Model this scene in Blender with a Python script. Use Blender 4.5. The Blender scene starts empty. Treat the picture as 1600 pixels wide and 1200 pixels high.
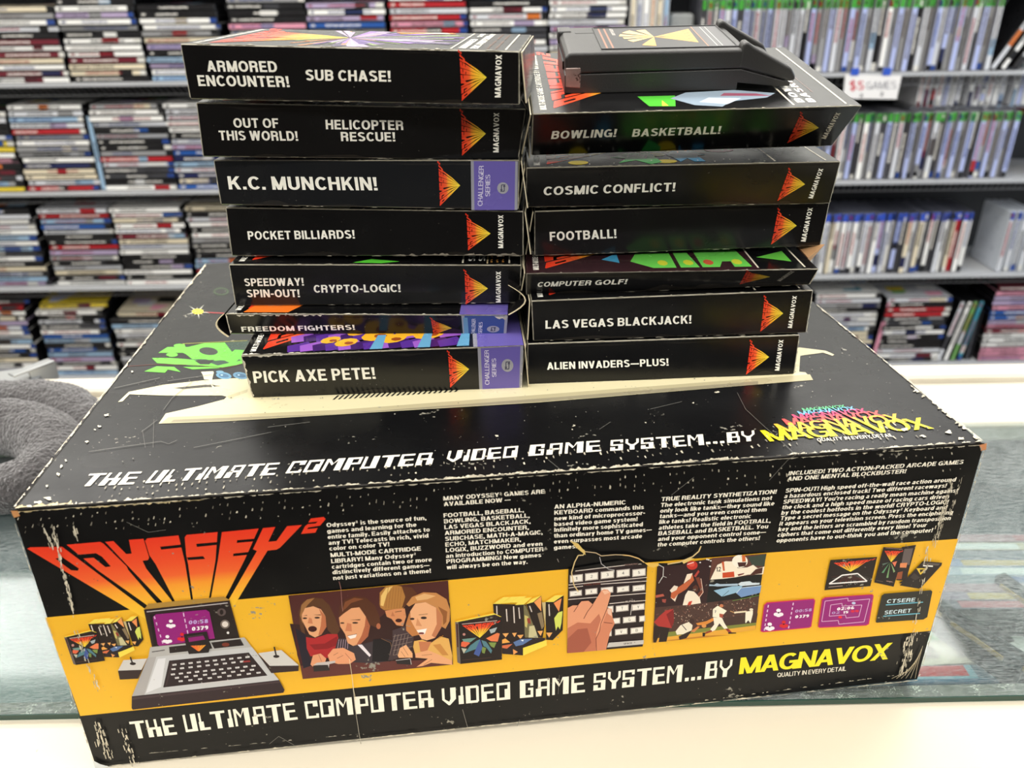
import bpy, bmesh, math, random
import numpy as np
from mathutils import Vector, Matrix, noise

C = bpy.context.scene.collection
sc = bpy.context.scene

# ------------------------------------------------------------------ camera
CAM_H, PITCH, ROLL, YAW, FPX = 0.40905, 0.471626, -0.0119, 0.00905, 1272.392
_cp, _sp = math.cos(PITCH), math.sin(PITCH)
FWD = np.array([math.sin(YAW)*_cp, math.cos(YAW)*_cp, -_sp])
_r = np.array([math.cos(YAW), -math.sin(YAW), 0.0])
_u = np.cross(_r, FWD)
_c, _s = math.cos(ROLL), math.sin(ROLL)
RIGHT, UP = _c*_r + _s*_u, -_s*_r + _c*_u
ORG = np.array([0.0, 0.0, CAM_H])
cd = bpy.data.cameras.new('camera')
cam = bpy.data.objects.new('camera', cd)
C.objects.link(cam)
cam.matrix_world = Matrix(((RIGHT[0], UP[0], -FWD[0], 0), (RIGHT[1], UP[1], -FWD[1], 0),
                           (RIGHT[2], UP[2], -FWD[2], CAM_H), (0, 0, 0, 1)))
cd.sensor_width = 36.0
cd.lens = FPX/1600.0*36.0
cd.clip_start = 0.01
cd.dof.use_dof = True
cd.dof.focus_distance = 0.485
cd.dof.aperture_fstop = 8.5
sc.camera = cam

# ------------------------------------------------------------------ world, view, main lights
w = bpy.data.worlds.new('world'); sc.world = w
w.use_nodes = True
w.node_tree.nodes['Background'].inputs[0].default_value = (0.9, 0.95, 1.0, 1)
w.node_tree.nodes['Background'].inputs[1].default_value = 0.25
sc.view_settings.view_transform = 'Standard'
sc.view_settings.look = 'None'
sc.view_settings.exposure = -1.05
sc.view_settings.gamma = 1.0
sc.view_settings.use_curve_mapping = False

def area(name, loc, size, power, col, rot=(0, 0, 0)):
    l = bpy.data.lights.new(name, 'AREA'); l.shape = 'RECTANGLE'
    l.size, l.size_y = size; l.energy = power; l.color = col
    o = bpy.data.objects.new(name, l); C.objects.link(o)
    o.location = loc; o.rotation_euler = rot
    return o
CEIL = 1.75
LAMPS = [(x, y) for x in (-1.75, -0.37, 1.0) for y in (-1.5, 0.1, 1.2, 2.3)]  # the row just before the shelves is added to brighten the case fronts
for lx, ly in LAMPS:
    area('ceiling_lamp_light', (lx, ly, CEIL-0.03), (1.15, 0.5), (30.0 if ly > 2 else 24.0 if ly > 1 else 15.0 if ly > 0 else 46.0), (1.0, 0.97, 0.93))
# daylight through the shop window on the right and the one behind the camera
area('window_daylight', (3.1, 0.9, 0.75), (2.6, 1.7), 75.0, (0.82, 0.9, 1.0), (0, math.radians(90), 0))
area('shopfront_daylight', (0.0, -2.55, 0.7), (3.6, 1.7), 5.0, (0.92, 0.96, 1.0), (math.radians(90), 0, 0))

# ------------------------------------------------------------------ helpers
def lin(c):
    r = []
    for v in c[:3]:
        v = v/255.0
        r.append(v/12.92 if v <= 0.04045 else ((v+0.055)/1.055)**2.4)
    return tuple(r) + (1.0,)

def ray(px, py):
    return FWD*FPX + RIGHT*(px-800.0) - UP*(py-600.0)
def onz(px, py, z):
    d = ray(px, py); return ORG + d*((z-ORG[2])/d[2])
def ony(px, py, y):
    d = ray(px, py); return ORG + d*(y/d[1])
def project(P):
    d = np.array(P)-ORG; z = d@FWD
    return (800+FPX*(d@RIGHT)/z, 600-FPX*(d@UP)/z)

def mat(name, col, rough=0.5, metal=0.0, attr=False, spec=0.5, bump=0.0, bscale=60, var=0.0, coat=0.0, sheen=0.0,
        rvar=0.0, vscale=8.0, specks=None):
    m = bpy.data.materials.new(name); m.use_nodes = True
    nt = m.node_tree; b = nt.nodes['Principled BSDF']
    b.inputs['Roughness'].default_value = rough
    b.inputs['Metallic'].default_value = metal
    b.inputs['Specular IOR Level'].default_value = spec
    b.inputs['Coat Weight'].default_value = coat
    b.inputs['Coat Roughness'].default_value = 0.12
    b.inputs['Sheen Weight'].default_value = sheen
    tc = nt.nodes.new('ShaderNodeTexCoord')
    src = None
    if attr:
        a = nt.nodes.new('ShaderNodeAttribute'); a.attribute_name = 'Col'; src = a.outputs['Color']
    else:
        b.inputs['Base Color'].default_value = lin(col)
    if var > 0:
        n = nt.nodes.new('ShaderNodeTexNoise'); n.inputs['Scale'].default_value = vscale; n.inputs['Detail'].default_value = 6
        nt.links.new(tc.outputs['Object'], n.inputs['Vector'])
        mr = nt.nodes.new('ShaderNodeMapRange'); mr.inputs[1].default_value = .3; mr.inputs[2].default_value = .7
        mr.inputs[3].default_value = 1-var; mr.inputs[4].default_value = 1+var
        nt.links.new(n.outputs['Fac'], mr.inputs[0])
        mx = nt.nodes.new('ShaderNodeMix'); mx.data_type = 'RGBA'; mx.blend_type = 'MULTIPLY'; mx.inputs[0].default_value = 1
        if src: nt.links.new(src, mx.inputs[6])
        else: mx.inputs[6].default_value = lin(col)
        nt.links.new(mr.outputs[0], mx.inputs[7]); src = mx.outputs[2]
    if specks:
        scale, lo, hi, scol = specks
        n = nt.nodes.new('ShaderNodeTexNoise'); n.inputs['Scale'].default_value = scale; n.inputs['Detail'].default_value = 3
        nt.links.new(tc.outputs['Object'], n.inputs['Vector'])
        n2 = nt.nodes.new('ShaderNodeTexNoise'); n2.inputs['Scale'].default_value = scale*.12
        nt.links.new(tc.outputs['Object'], n2.inputs['Vector'])
        ad = nt.nodes.new('ShaderNodeMath'); ad.operation = 'MULTIPLY'
        nt.links.new(n.outputs['Fac'], ad.inputs[0]); nt.links.new(n2.outputs['Fac'], ad.inputs[1])
        mr = nt.nodes.new('ShaderNodeMapRange'); mr.inputs[1].default_value = lo; mr.inputs[2].default_value = hi
        nt.links.new(ad.outputs[0], mr.inputs[0])
        mx = nt.nodes.new('ShaderNodeMix'); mx.data_type = 'RGBA'
        nt.links.new(mr.outputs[0], mx.inputs[0])
        if src: nt.links.new(src, mx.inputs[6])
        else: mx.inputs[6].default_value = lin(col)
        mx.inputs[7].default_value = lin(scol); src = mx.outputs[2]
    if src: nt.links.new(src, b.inputs['Base Color'])
    if rvar > 0:
        n = nt.nodes.new('ShaderNodeTexNoise'); n.inputs['Scale'].default_value = 35; n.inputs['Detail'].default_value = 8
        nt.links.new(tc.outputs['Object'], n.inputs['Vector'])
        mr = nt.nodes.new('ShaderNodeMapRange'); mr.inputs[1].default_value = .3; mr.inputs[2].default_value = .75
        mr.inputs[3].default_value = rough; mr.inputs[4].default_value = rough+rvar
        nt.links.new(n.outputs['Fac'], mr.inputs[0]); nt.links.new(mr.outputs[0], b.inputs['Roughness'])
    if bump > 0:
        n = nt.nodes.new('ShaderNodeTexNoise'); n.inputs['Scale'].default_value = bscale; n.inputs['Detail'].default_value = 5
        nt.links.new(tc.outputs['Object'], n.inputs['Vector'])
        bp = nt.nodes.new('ShaderNodeBump'); bp.inputs['Strength'].default_value = 1.0; bp.inputs['Distance'].default_value = bump
        nt.links.new(n.outputs['Fac'], bp.inputs['Height']); nt.links.new(bp.outputs[0], b.inputs['Normal'])
    return m

M = {}
M['board'] = mat('printed_board', None, rough=0.16, attr=True, rvar=0.16, bump=0.0004, bscale=16, spec=0.4)
M['bigboard'] = mat('printed_corrugated_board', None, rough=0.24, attr=True, rvar=0.14, bump=0.0003, bscale=30, spec=0.27,
                    specks=(330, 0.415, 0.46, (150, 146, 132)))
M['frontboard'] = mat('printed_front_board', None, rough=0.28, attr=True, rvar=0.14, bump=0.0003, bscale=30, spec=0.22,
                    specks=(330, 0.415, 0.46, (150, 146, 132)))
M['case'] = mat('printed_case', None, rough=0.25, attr=True, rvar=0.1)
M['black_plastic'] = mat('textured_black_plastic', (44, 43, 41), rough=0.4, bump=0.00012, bscale=1500, var=.1)
M['label'] = mat('label_print', None, rough=0.35, attr=True)
M['laminate'] = mat('cream_laminate', (216, 206, 184), rough=0.35, var=0.03, vscale=5, specks=(160, 0.47, 0.5, (150, 135, 115)))
M['rail'] = mat('off_white_rail', (204, 197, 180), rough=0.4, var=0.06, vscale=9)
M['steel'] = mat('grey_steel', (150, 152, 152), rough=0.35, metal=0.7, var=.15)
M['rust'] = mat('spotted_shield_metal', (150, 132, 124), rough=0.45, metal=0.5, var=0.25, vscale=120, specks=(700, .3, .34, (60, 40, 34)))
M['shelf'] = mat('shelf_grey', (178, 180, 182), rough=0.4, var=.05)
M['shelf_dark'] = mat('shelf_back', (30, 31, 34), rough=0.6)
M['wire'] = mat('shelf_wire', (120, 120, 122), rough=0.35, metal=.5)
M['wall'] = mat('painted_wall', (205, 205, 200), rough=0.85, var=.03)
M['ceiling'] = mat('ceiling_tile', (214, 213, 208), rough=0.9, var=.04, vscale=3)
M['floor'] = mat('floor_vinyl', (74, 68, 60), rough=0.45, var=.12)
M['case_side'] = mat('cabinet_side', (60, 58, 55), rough=.5, var=.05)
M['felt'] = mat('case_liner', (104, 110, 114), rough=.8, var=.1, vscale=20)
M['fleece'] = mat('grey_fleece', (62, 59, 59), rough=.95, bump=0.002, bscale=260, var=.28, vscale=180, sheen=.6)
M['paper'] = mat('sign_paper', None, rough=.7, attr=True)
M['divider'] = mat('dark_divider', (46, 47, 50), rough=.4, var=.1)

def emission(name, col, s):
    m = bpy.data.materials.new(name); m.use_nodes = True; nt = m.node_tree
    nt.nodes.remove(nt.nodes['Principled BSDF'])
    e = nt.nodes.new('ShaderNodeEmission'); e.inputs[0].default_value = lin(col); e.inputs[1].default_value = s
    nt.links.new(e.outputs[0], nt.nodes['Material Output'].inputs[0]); return m
M['lamp'] = emission('lamp_diffuser', (255, 250, 242), 7.0)
M['sky'] = emission('window_sky', (225, 236, 255), 3.0)
M['dusk'] = emission('shopfront_view', (170, 180, 190), 0.35)
M['dark_wall'] = mat('dark_customer_wall', (70, 66, 62), rough=.9)

def glass_material():
    m = bpy.data.materials.new('scratched_counter_glass'); m.use_nodes = True; nt = m.node_tree
    nt.nodes.remove(nt.nodes['Principled BSDF'])
    out = nt.nodes['Material Output']
    tr = nt.nodes.new('ShaderNodeBsdfTransparent'); tr.inputs[0].default_value = (0.86, 0.92, 0.91, 1)
    gl = nt.nodes.new('ShaderNodeBsdfGlossy'); gl.inputs['Roughness'].default_value = .05
    lw = nt.nodes.new('ShaderNodeLayerWeight'); lw.inputs[0].default_value = .5
    fr = nt.nodes.new('ShaderNodeMath'); fr.operation = 'POWER'; fr.inputs[1].default_value = 4.2
    nt.links.new(lw.outputs['Facing'], fr.inputs[0])
    m1 = nt.nodes.new('ShaderNodeMixShader')
    mm = nt.nodes.new('ShaderNodeMath'); mm.operation = 'MULTIPLY_ADD'; mm.inputs[1].default_value = .6; mm.inputs[2].default_value = .03
    nt.links.new(fr.outputs[0], mm.inputs[0]); nt.links.new(mm.outputs[0], m1.inputs[0])
    nt.links.new(tr.outputs[0], m1.inputs[1]); nt.links.new(gl.outputs[0], m1.inputs[2])
    # scratches and haze of wear
    tc = nt.nodes.new('ShaderNodeTexCoord')
    df = nt.nodes.new('ShaderNodeBsdfDiffuse'); df.inputs[0].default_value = (.55, .58, .57, 1)
    acc = None
    for i, (sx, sy, rot, wd) in enumerate([(40, 420, .5, .02), (60, 500, -.7, .02), (35, 520, 1.3, .016), (55, 400, 2.2, .02), (30, 380, 0.05, .012), (45, 460, 2.8, .018)]):
        mp = nt.nodes.new('ShaderNodeMapping'); mp.inputs['Rotation'].default_value = (0, 0, rot); mp.inputs['Scale'].default_value = (sx, sy, 1)
        nt.links.new(tc.outputs['Object'], mp.inputs[0])
        nz = nt.nodes.new('ShaderNodeTexNoise'); nz.inputs['Scale'].default_value = 1.0; nz.inputs['Detail'].default_value = 2.5
        nt.links.new(mp.outputs[0], nz.inputs['Vector'])
        sb = nt.nodes.new('ShaderNodeMath'); sb.operation = 'SUBTRACT'; sb.inputs[1].default_value = .5
        ab = nt.nodes.new('ShaderNodeMath'); ab.operation = 'ABSOLUTE'
        mr = nt.nodes.new('ShaderNodeMapRange'); mr.inputs[1].default_value = 0; mr.inputs[2].default_value = wd
        mr.inputs[3].default_value = .5; mr.inputs[4].default_value = 0
        nt.links.new(nz.outputs['Fac'], sb.inputs[0]); nt.links.new(sb.outputs[0], ab.inputs[0]); nt.links.new(ab.outputs[0], mr.inputs[0])
        if acc is None: acc = mr.outputs[0]
        else:
            mx = nt.nodes.new('ShaderNodeMath'); mx.operation = 'MAXIMUM'
            nt.links.new(acc, mx.inputs[0]); nt.links.new(mr.outputs[0], mx.inputs[1]); acc = mx.outputs[0]
    hz = nt.nodes.new('ShaderNodeTexNoise'); hz.inputs['Scale'].default_value = 9; hz.inputs['Detail'].default_value = 8
    nt.links.new(tc.outputs['Object'], hz.inputs['Vector'])
    h2 = nt.nodes.new('ShaderNodeMapRange'); h2.inputs[1].default_value = .35; h2.inputs[2].default_value = .75
    h2.inputs[3].default_value = .01; h2.inputs[4].default_value = .05
    nt.links.new(hz.outputs['Fac'], h2.inputs[0])
    ml = nt.nodes.new('ShaderNodeMath'); ml.operation = 'MULTIPLY'; nt.links.new(acc, ml.inputs[0]); nt.links.new(hz.outputs['Fac'], ml.inputs[1])
    ad = nt.nodes.new('ShaderNodeMath'); ad.operation = 'ADD'; nt.links.new(h2.outputs[0], ad.inputs[0]); nt.links.new(ml.outputs[0], ad.inputs[1])
    m2 = nt.nodes.new('ShaderNodeMixShader'); nt.links.new(ad.outputs[0], m2.inputs[0])
    nt.links.new(m1.outputs[0], m2.inputs[1]); nt.links.new(df.outputs[0], m2.inputs[2])
    nt.links.new(m2.outputs[0], out.inputs[0])
    return m
M['glass'] = glass_material()
M['glass_edge'] = mat('dark_green_glass_edge', (28, 62, 52), rough=.15)

def tag(o, label=None, cat=None, group=None, kind=None):
    if label: o['label'] = label
    if cat: o['category'] = cat
    if group: o['group'] = group
    if kind: o['kind'] = kind
    return o

def empty(name, loc, rz=0.0, parent=None):
    o = bpy.data.objects.new(name, None); C.objects.link(o)
    o.location = loc; o.rotation_euler = (0, 0, rz); o.empty_display_size = .02
    if parent: o.parent = parent
    return o

class MB:
    """collects faces with corner colours and builds ONE mesh object"""
    def __init__(s): s.v = []; s.f = []; s.c = []; s.m = []
    def face(s, pts, col, m=0):
        i = len(s.v); s.v.extend([tuple(float(a) for a in p) for p in pts]); s.f.append(tuple(range(i, i+len(pts))))
        s.c.append(col if isinstance(col, list) else [col]*len(pts)); s.m.append(m)
    def mesh(s, pts, faces, col, m=0):
        i = len(s.v); s.v.extend([tuple(float(a) for a in p) for p in pts])
        for f in faces: s.f.append(tuple(i+j for j in f)); s.c.append([col]*len(f)); s.m.append(m)
    def bm(s, bm, cols, m=0):
        i = len(s.v); bm.verts.index_update(); s.v.extend([tuple(v.co) for v in bm.verts])
        for f in bm.faces:
            s.f.append(tuple(i+v.index for v in f.verts)); c = cols(f) if callable(cols) else cols
            s.c.append([c]*len(f.verts)); s.m.append(m)
    def hexa(s, P, col, bev=0.0, ecol=None, segs=1, m=0):
        """P: bottom 4 then top 4, counter-clockwise from above"""
        b = bmesh.new(); v = [b.verts.new(p) for p in P]
        for q in ((3, 2, 1, 0), (4, 5, 6, 7), (0, 1, 5, 4), (1, 2, 6, 5), (2, 3, 7, 6), (3, 0, 4, 7)): b.faces.new([v[i] for i in q])
        bf = set()
        if bev > 0:
            r = bmesh.ops.bevel(b, geom=list(b.edges), offset=bev, segments=segs, affect='EDGES', profile=.5)
            bf = set(r['faces'])
        s.bm(b, (lambda f: ecol if (ecol and f in bf) else col), m); b.free()
    def box(s, c, d, col=(1, 1, 1, 1), bev=0.0, rz=0.0, ecol=None, segs=1, m=0, R=None):
        P = []
        for z in (-.5, .5):
            for x, y in ((-.5, -.5), (.5, -.5), (.5, .5), (-.5, .5)):
                q = Vector((x*d[0], y*d[1], z*d[2]))
                if R is not None: q = R @ q
                elif rz: q = Matrix.Rotation(rz, 3, 'Z') @ q
                P.append((c[0]+q.x, c[1]+q.y, c[2]+q.z))
        s.hexa(P, col, bev, ecol, segs, m)
    def build(s, name, mats, parent=None, smooth=False, origin=None):
        me = bpy.data.meshes.new(name)
        v = s.v
        if origin is not None: v = [(a[0]-origin[0], a[1]-origin[1], a[2]-origin[2]) for a in v]
        me.from_pydata(v, [], s.f)
        for m_ in (mats if isinstance(mats, (list, tuple)) else [mats]): me.materials.append(m_)
        me.polygons.foreach_set('material_index', s.m)
        a = me.color_attributes.new('Col', 'FLOAT_COLOR', 'CORNER')
        flat = [x for fc in s.c for c in fc for x in (tuple(c)+(1.0,))[:4]]
        a.data.foreach_set('color', flat)
        if smooth: me.polygons.foreach_set('use_smooth', [True]*len(me.polygons))
        me.update()
        o = bpy.data.objects.new(name, me); C.objects.link(o)
        if origin is not None: o.location = origin
        if parent: o.parent = parent
        return o
# ------------------------------------------------------------------ lettering drawn from strokes
def _arc(cx, cy, rx, ry, a0, a1, T, h, n=None):
    n = n or max(4, int(abs(a1-a0)/13)); o = []; i = []
    for k in range(n+1):
        a = math.radians(a0+(a1-a0)*k/n); ca, sa = math.cos(a), math.sin(a)
        ca = math.copysign(abs(ca)**.95, ca); sa = math.copysign(abs(sa)**.95, sa)
        o.append((cx+(rx+T/2)*ca, cy+(ry+h/2)*sa)); i.append((cx+(rx-T/2)*ca, cy+(ry-h/2)*sa))
    return [[o[k], o[k+1], i[k+1], i[k]] for k in range(n)]

def glyph(ch, T=.2):
    h = T*.82; L = T/2; B = h/2; K = T*1.08; t1 = 1-B; X = .73; xb = X-B
    V = lambda x, a, b: [[(x-L, a), (x+L, a), (x+L, b), (x-L, b)]]
    H = lambda y, a, b: [[(a, y-B), (b, y-B), (b, y+B), (a, y+B)]]
    D = lambda xa, ya, xb_, yb: [[(xa-K/2, ya), (xa+K/2, ya), (xb_+K/2, yb), (xb_-K/2, yb)]]
    A = lambda cx, cy, rx, ry, a, b: _arc(cx, cy, rx, ry, a, b, T, h)
    k = K/2; oy = .5-B
    g = {
     'A': lambda: (.8, D(k, 0, .4, 1)+D(.8-k, 0, .4, 1)+H(.29, .2, .6)),
     'B': lambda: (.72, V(L, 0, 1)+H(t1, L, .4)+H(.53, L, .42)+H(B, L, .42)+A(.4, (t1+.53)/2, .3-L, (t1-.53)/2, -90, 90)+A(.42, (.53+B)/2, .3-L, (.53-B)/2, -90, 90)),
     'C': lambda: (.73, A(.4, .5, .4-L, oy, 40, 320)),
     'D': lambda: (.76, V(L, 0, 1)+H(t1, L, .36)+H(B, L, .36)+A(.36, .5, .4-L, oy, -90, 90)),
     'E': lambda: (.64, V(L, 0, 1)+H(t1, L, .62)+H(.51, L, .58)+H(B, L, .64)),
     'F': lambda: (.6, V(L, 0, 1)+H(t1, L, .6)+H(.5, L, .55)),
     'G': lambda: (.8, A(.4, .5, .4-L, oy, 48, 335)+V(.8-L, 0, .5)+H(.46, .42, .78)),
     'H': lambda: (.74, V(L, 0, 1)+V(.74-L, 0, 1)+H(.53, L, .7)),
     'I': lambda: (T, V(L, 0, 1)),
     'J': lambda: (.56, V(.56-L, .28, 1)+A(.28, .28, .28-L, .28-B, 180, 360)),
     'K': lambda: (.76, V(L, 0, 1)+D(.18, .38, .74-k, 1)+D(.76-k, 0, .36, .6)),
     'L': lambda: (.58, V(L, 0, 1)+H(B, L, .58)),
     'M': lambda: (.9, V(L, 0, 1)+V(.9-L, 0, 1)+D(.45, 0, k, 1)+D(.45, 0, .9-k, 1)),
     'N': lambda: (.76, V(L, 0, 1)+V(.76-L, 0, 1)+D(.76-k, 0, k, 1)),
     'O': lambda: (.84, A(.42, .5, .42-L, oy, 0, 360)),
     'P': lambda: (.68, V(L, 0, 1)+H(t1, L, .38)+H(.46, L, .38)+A(.38, (t1+.46)/2, .3-L, (t1-.46)/2, -90, 90)),
     'Q': lambda: (.84, A(.42, .5, .42-L, oy, 0, 360)+D(.76, -.02, .5, .32)),
     'R': lambda: (.74, V(L, 0, 1)+H(t1, L, .4)+H(.5, L, .4)+A(.4, (t1+.5)/2, .31-L, (t1-.5)/2, -90, 90)+V(.7-L, 0, .32)+A(.42, .32, .28-L, .18, 0, 90)),
     'S': lambda: (.7, A(.35, .735, .34-L, .265-B, 25, 270)+A(.35, .265+.02, .35-L, .285-B, -155, 90)),
     'T': lambda: (.68, V(.34, 0, 1)+H(t1, 0, .68)),
     'U': lambda: (.74, V(L, .3, 1)+V(.74-L, .3, 1)+A(.37, .33, .37-L, .33-B, 180, 360)),
     'V': lambda: (.76, D(.38, 0, k, 1)+D(.38, 0, .76-k, 1)),
     'W': lambda: (1.1, D(.3, 0, k, 1)+D(.3, 0, .55, 1)+D(.8, 0, .55, 1)+D(.8, 0, 1.1-k, 1)),
     'X': lambda: (.76, D(k, 0, .76-k, 1)+D(.76-k, 0, k, 1)),
     'Y': lambda: (.76, V(.38, 0, .45)+D(.38, .38, k, 1)+D(.38, .38, .76-k, 1)),
     'Z': lambda: (.66, H(t1, 0, .66)+H(B, 0, .66)+D(k, h*.6, .66-k, 1-h*.6)),
     'a': lambda: (.6, A(.29, X-.2, .27-L, .2-B, 0, 160)+V(.56-L, 0, .52)+A(.28, .21, .28-L, .21-B, 0, 360)),
     'b': lambda: (.62, V(L, 0, 1)+A(.33, X/2, .29-L, X/2-B, 0, 360)),
     'c': lambda: (.56, A(.3, X/2, .3-L, X/2-B, 45, 315)),
     'd': lambda: (.62, V(.62-L, 0, 1)+A(.29, X/2, .29-L, X/2-B, 0, 360)),
     'e': lambda: (.58, A(.3, X/2, .3-L, X/2-B, 0, 320)+H(X/2, .06, .56)),
     'f': lambda: (.36, V(.16, 0, .8)+H(xb, 0, .36)+A(.34, .78, .18, .22-B, 100, 180)),
     'g': lambda: (.62, V(.62-L, -.02, X)+A(.29, X/2, .29-L, X/2-B, 0, 360)+A(.31, -.02, .31-L, .2-B, 190, 360)),
     'h': lambda: (.6, V(L, 0, 1)+V(.6-L, 0, .45)+A(.32, .43, .28-L, .3-B, 0, 150)),
     'i': lambda: (T, V(L, 0, X)+V(L, 1-h, 1)),
     'j': lambda: (T, V(L, -.16, X)+V(L, 1-h, 1)),
     'k': lambda: (.6, V(L, 0, 1)+D(.18, .26, .56-k, X)+D(.62-k, 0, .3, .45)),
     'l': lambda: (T, V(L, 0, 1)),
     'm': lambda: (.92, V(L, 0, X)+V(.46, 0, .45)+V(.92-L, 0, .45)+A(.29, .43, .46-.29, .3-B, 0, 150)+A(.65, .43, .92-L-.65, .3-B, 0, 150)),
     'n': lambda: (.6, V(L, 0, X)+V(.6-L, 0, .45)+A(.32, .43, .28-L, .3-B, 0, 150)),
     'o': lambda: (.62, A(.31, X/2, .31-L, X/2-B, 0, 360)),
     'p': lambda: (.62, V(L, -.22, X)+A(.33, X/2, .29-L, X/2-B, 0, 360)),
     'q': lambda: (.62, V(.62-L, -.22, X)+A(.29, X/2, .29-L, X/2-B, 0, 360)),
     'r': lambda: (.38, V(L, 0, X)+A(.36, .38, .24, .35-B, 85, 150)),
     's': lambda: (.54, A(.27, X*.74, .26-L, X*.26-B, 20, 270)+A(.27, X*.27, .27-L, X*.27-B, -160, 90)),
     't': lambda: (.36, V(.16, .1, .92)+H(xb, 0, .36)+H(B, .16, .34)),
     'u': lambda: (.6, V(L, .28, X)+V(.6-L, 0, X)+A(.3, .3, .3-L, .3-B, 180, 350)),
     'v': lambda: (.58, D(.29, 0, k, X)+D(.29, 0, .58-k, X)),
     'w': lambda: (.86, D(.23, 0, k, X)+D(.23, 0, .43, X)+D(.63, 0, .43, X)+D(.63, 0, .86-k, X)),
     'x': lambda: (.58, D(k, 0, .58-k, X)+D(.58-k, 0, k, X)),
     'y': lambda: (.58, D(.29, .05, k, X)+D(.2, -.22, .58-k, X)),
     'z': lambda: (.52, H(xb, 0, .52)+H(B, 0, .52)+D(k, .1, .52-k, X-.1)),
     '0': lambda: (.62, A(.31, .5, .31-L, oy, 0, 360)),
     '1': lambda: (.4, V(.28, 0, 1)+H(.78, .04, .28)),
     '2': lambda: (.62, A(.31, .7, .31-L, .3-B, -10, 165)+D(.12, .1, .5, .62)+H(B, 0, .62)),
     '3': lambda: (.62, A(.3, .75, .3-L, .25-B, -90, 150)+A(.31, .27, .31-L, .27-B, -150, 90)),
     '4': lambda: (.64, V(.46, 0, 1)+H(.3, 0, .64)+D(.1, .34, .42, 1)),
     '5': lambda: (.62, H(t1, .06, .58)+V(.14, .5, 1)+A(.3, .32, .31-L, .32-B, -155, 120)),
     '6': lambda: (.62, A(.31, .3, .31-L, .3-B, 0, 360)+A(.36, .5, .36-L, oy, 75, 200)),
     '7': lambda: (.6, H(t1, 0, .6)+D(.2, 0, .5, 1-h)),
     '8': lambda: (.62, A(.31, .28, .31-L, .28-B, 0, 360)+A(.31, .75, .28-L, .25-B, 0, 360)),
     '9': lambda: (.62, A(.31, .7, .31-L, .3-B, 0, 360)+A(.26, .5, .36-L, oy, -105, 20)),
     '!': lambda: (T*1.15, [[(0, 1), (T*1.15, 1), (T*.95, .3), (T*.2, .3)]]+[[(0, 0), (T*1.15, 0), (T*1.15, .19), (0, .19)]]),
     '.': lambda: (T, V(L, 0, T)), ',': lambda: (T, V(L, 0, T)+D(L-.02, -.16, L+.03, 0)),
     ':': lambda: (T, V(L, .05, .25)+V(L, .55, .75)),
     '-': lambda: (.34, H(.4, 0, .34)), '~': lambda: (1.0, H(.4, 0, 1.0)), "'": lambda: (T, V(L, .68, 1)),
     '=': lambda: (.5, H(.3, 0, .5)+H(.6, 0, .5)), '$': lambda: (.7, A(.35, .735, .34-L, .265-B, 25, 270)+A(.35, .285, .35-L, .285-B, -155, 90)+V(.35, -.15, 1.15)),
     '^': lambda: (.4, [[(x*.55, y*.5+.5) for x, y in q] for q in glyph('2', .2)[1]]),
    }
    if ch == ' ': return (.3, [])
    f = g.get(ch)
    return f() if f else (.4, [])

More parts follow.
